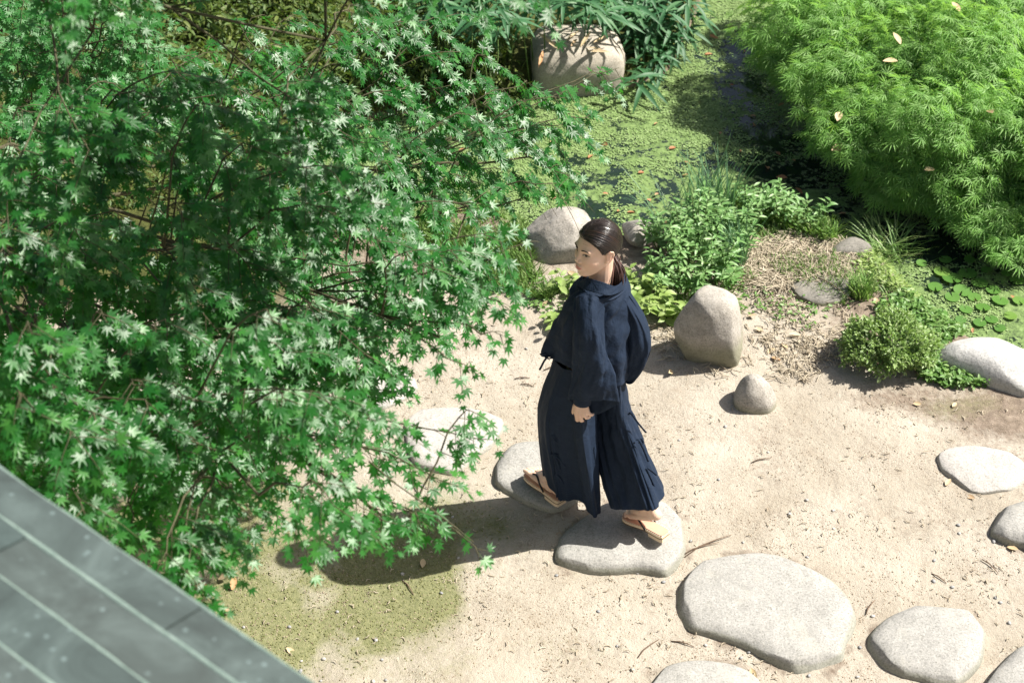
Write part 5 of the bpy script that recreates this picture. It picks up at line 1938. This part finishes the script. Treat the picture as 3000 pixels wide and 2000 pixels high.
# shoulder yoke closing the jacket between its top edge and the neck
yk_top = [(1716, 832, 5.42), (1738, 846, 5.39), (1765, 852, 5.385), (1792, 848, 5.39), (1815, 832, 5.44), (1800, 806, 5.53), (1755, 800, 5.55), (1722, 812, 5.50)]
yk_bot = [(1690, 840, 5.44), (1712, 862, 5.37), (1748, 880, 5.34), (1795, 878, 5.345), (1834, 848, 5.43), (1820, 815, 5.56), (1755, 806, 5.58), (1705, 822, 5.54)]
loft('yoke', [[a, b] for a, b in zip(yk_top, yk_bot)], 10, 8, .003, 4, (.08, .3), .2)
# left sleeve, nearest the camera
s1 = [(1684, 872, 5.36), (1678, 960, 5.28), (1680, 1050, 5.265), (1674, 1120, 5.265), (1665, 1169, 5.275)]
s2 = [(1697, 866, 5.33), (1700, 960, 5.245), (1708, 1050, 5.225), (1708, 1120, 5.215), (1706, 1174, 5.225)]
s3 = [(1735, 864, 5.32), (1738, 955, 5.235), (1755, 1050, 5.215), (1765, 1120, 5.205), (1768, 1172, 5.215)]
s4 = [(1772, 880, 5.34), (1762, 965, 5.285), (1784, 1045, 5.255), (1802, 1115, 5.24), (1817, 1179, 5.245)]
s5 = [(1765, 868, 5.40), (1758, 960, 5.35), (1768, 1050, 5.32), (1772, 1130, 5.305), (1750, 1214, 5.285)]
s6 = [(1700, 860, 5.41), (1690, 950, 5.36), (1692, 1040, 5.33), (1688, 1110, 5.32), (1690, 1190, 5.31)]
loft('sleeve', [s1, s2, s3, s4, s5, s6], 50, 10, .014, 5, (.04, .35), .6)
cf = PY(1706, 1172, 5.262)
pts = np.array([cf + (wrL - elL) / np.linalg.norm(wrL - elL) * f for f in (-.05, -.02, .012, .016)])
V, F = tube(pts, [.036, .038, .037, .030], 22, False)
obj('cuff', V, F, M['cloth'], person)
# right sleeve: a round-bottomed bag hanging behind her
outl = [(1826, 838), (1872, 905), (1896, 952), (1908, 995), (1900, 1034), (1887, 1068), (1866, 1096), (1845, 1109), (1828, 1104)]
inl = [(1812, 842), (1826, 905), (1830, 952), (1829, 995), (1828, 1034), (1827, 1066), (1826, 1088), (1826, 1100), (1826, 1104)]
nV, nU = 34, 18
o_ = crom(np.array(outl, float), np.linspace(0, len(outl) - 1, nV))
i_ = crom(np.array(inl, float), np.linspace(0, len(inl) - 1, nV))
rows = []
for k in range(nV):
    f = k / (nV - 1)
    Yc = 5.45 - .01 * f
    ring = []
    th_ = np.linspace(0, 2 * np.pi, 2 * nU, endpoint=False)
    a = PY(i_[k][0], i_[k][1], Yc)
    b = PY(o_[k][0], o_[k][1], Yc)
    cc, hw = (a + b) / 2, (b - a) / 2
    th2 = .088 * math.sin(math.pi * min(1, .12 + f * .86)) ** .6 * (1 - .35 * f)
    for q in th_:
        c1, s1_ = math.cos(q), math.sin(q)
        ring.append(cc + hw * np.sign(c1) * abs(c1) ** .8 + np.array([0, .80, .25]) * th2 * np.sign(s1_) * abs(s1_) ** .9)
    rows.append(ring)
G = np.array(rows)
fo = fbm(np.stack([np.arange(2 * nU)[None] * .55 + np.arange(nV)[:, None] * .05, np.arange(nV)[:, None] * .09 + 0 * np.arange(2 * nU)[None], 0 * G[..., 0]], -1), 3)
G = G + (fo[..., None] - .5) * np.array([.0, .055, 0]) + (fbm(G * 16, 3)[..., None] - .5) * np.array([.0, .012, .0])
V = np.concatenate([G.reshape(-1, 3), [G[0].mean(0)], [G[-1].mean(0)]])
F = grid_faces(nV, 2 * nU) + [[nV * 2 * nU, j, (j + 1) % (2 * nU)] for j in range(2 * nU)] + [[nV * 2 * nU + 1, (nV - 1) * 2 * nU + (j + 1) % (2 * nU), (nV - 1) * 2 * nU + j] for j in range(2 * nU)]
o = obj('sleeve', V, F, M['cloth'], person)
sb_ = o.modifiers.new('sub', 'SUBSURF'); sb_.levels = sb_.render_levels = 1
# collar band standing off the neck
ct = [(1706, 822, 5.44), (1722, 814, 5.40), (1765, 826, 5.355), (1802, 838, 5.375), (1823, 820, 5.44), (1806, 800, 5.53), (1752, 794, 5.56), (1712, 806, 5.50)]
cb = [(1690, 832, 5.44), (1712, 848, 5.365), (1746, 858, 5.332), (1786, 866, 5.332), (1832, 846, 5.43), (1818, 812, 5.57), (1752, 802, 5.59), (1700, 818, 5.53)]
loft('collar', [[a, b] for a, b in zip(ct, cb)], 12, 9, .0025, 6, (.08, .3), .25, .006)


def tie(name, pts, r=.004):
    P_ = np.array([PY(*p) for p in pts])
    c = crom(P_, np.linspace(0, len(P_) - 1, 10))
    V, F = tube(c, r, 6)
    V = V.reshape(10, 6, 3)
    m = V.mean(1, keepdims=True)
    V = m + (V - m) * np.array([1.25, .5, 1.0])
    obj(name, V.reshape(-1, 3), F, M['cloth'], person)


for pts in ([(1600, 1036, 5.40), (1592, 1038, 5.41), (1583, 1037, 5.42)], [(1604, 1044, 5.39), (1594, 1058, 5.41), (1581, 1083, 5.42)], [(1598, 1046, 5.40), (1606, 1050, 5.38), (1620, 1048, 5.36)],
            [(1846, 1208, 5.345), (1856, 1220, 5.35), (1872, 1242, 5.36), (1893, 1267, 5.365)], [(1840, 1215, 5.345), (1848, 1207, 5.35), (1853, 1215, 5.345)],
            [(1872, 1290, 5.33), (1886, 1318, 5.345), (1899, 1351, 5.35)], [(1866, 1288, 5.335), (1878, 1284, 5.35), (1884, 1298, 5.35), (1872, 1296, 5.345)],
            [(1897, 1371, 5.32), (1910, 1380, 5.34), (1923, 1391, 5.345)], [(1893, 1372, 5.31), (1906, 1400, 5.32), (1918, 1428, 5.33)],
            [(1606, 1268, 5.375), (1620, 1266, 5.36), (1628, 1270, 5.355)], [(1618, 1268, 5.36), (1630, 1284, 5.35), (1645, 1301, 5.35)], [(1616, 1268, 5.36), (1625, 1288, 5.35), (1640, 1303, 5.355)],
            [(1612, 1332, 5.38), (1624, 1330, 5.365), (1636, 1333, 5.36)], [(1622, 1332, 5.365), (1640, 1346, 5.36), (1656, 1368, 5.36)], [(1622, 1332, 5.365), (1632, 1352, 5.36), (1640, 1376, 5.365)],
            [(1626, 1388, 5.385), (1640, 1400, 5.38), (1652, 1420, 5.38)], [(1626, 1390, 5.385), (1630, 1420, 5.395), (1632, 1456, 5.41)]):
    tie('tie_cord', pts)

# sandals
def sandal(fr, sgn):
    root = bpy.data.objects.new('sandal', None)
    col.objects.link(root)
    root.parent = person
    o, R = fr
    root.location = [float(q) for q in (o - parent_loc(person))]
    n = 44
    xs = np.array([-.120, -.108, -.06, -.015, .03, .07, .10, .118, .124])
    ws = np.array([.024, .031, .031, .030, .038, .043, .040, .026, .010])
    xx = np.concatenate([np.linspace(-.122, .124, n // 2), np.linspace(.124, -.122, n // 2)])
    ww = np.interp(xx, xs, ws)
    yy = np.where(np.arange(n) < n // 2, ww, -ww) - .004 * sgn * np.sin((xx + .12) / .24 * np.pi)

    def slab(z0, z1, shrink=0.0, lo=-1, hi=1):
        m_ = (xx >= lo) & (xx <= hi)
        ox = np.stack([xx[m_], yy[m_] * (1 - shrink)], -1)
        k = len(ox)
        Vl = np.concatenate([np.column_stack([ox, np.full(k, z0)]), np.column_stack([ox, np.full(k, z1)])])
        Fl = [list(range(k))[::-1], [k + j for j in range(k)]] + [[j, (j + 1) % k, k + (j + 1) % k, k + j] for j in range(k)]
        return Vl, Fl
    for nm, a, mt in (('insole', slab(-.003, .001, .10), 'sole'), ('sole', slab(-.016, -.0035), 'edge'), ('undersole', slab(-.021, -.0165), 'undersole'), ('heel_block', slab(-.038, -.0215, 0, -.123, -.040), 'edge')):
        obj(nm, place(fr, a[0]), a[1], M[mt], root, False)
    st_ = []
    for j in range(0, n):
        p = np.array([xx[j], yy[j] * .945, -.0028])
        d_ = np.array([0, np.sign(yy[j]) * .0042, 0])
        st_.append(uvcap(place(fr, p - d_), place(fr, p + d_), .0013, .0013, 5))
    V_, F_ = merge(st_)
    obj('stitching', V_, F_, M['stitch'], root)['kind'] = 'stuff'
    for sy in (1, -1):
        c_ = crom(np.array([(.074, -.017 * sgn, .012), (.062, -.012 * sgn + .010 * sy, .036), (.030, .024 * sy, .050), (-.005, .036 * sy, .034), (-.030, .034 * sy, -.004)]), np.linspace(0, 4, 16))
        V_, F_ = tube(place(fr, c_), .0042, 8)
        obj('strap', V_, F_, M['strap'], root)
    return root


s_ = sandal(SR, 1)
s_['label'] = 'tan thong sandal with raised heel'
s_ = sandal(SF, -1)
s_['label'] = 'tan thong sandal flat on the stone'
#MORE3
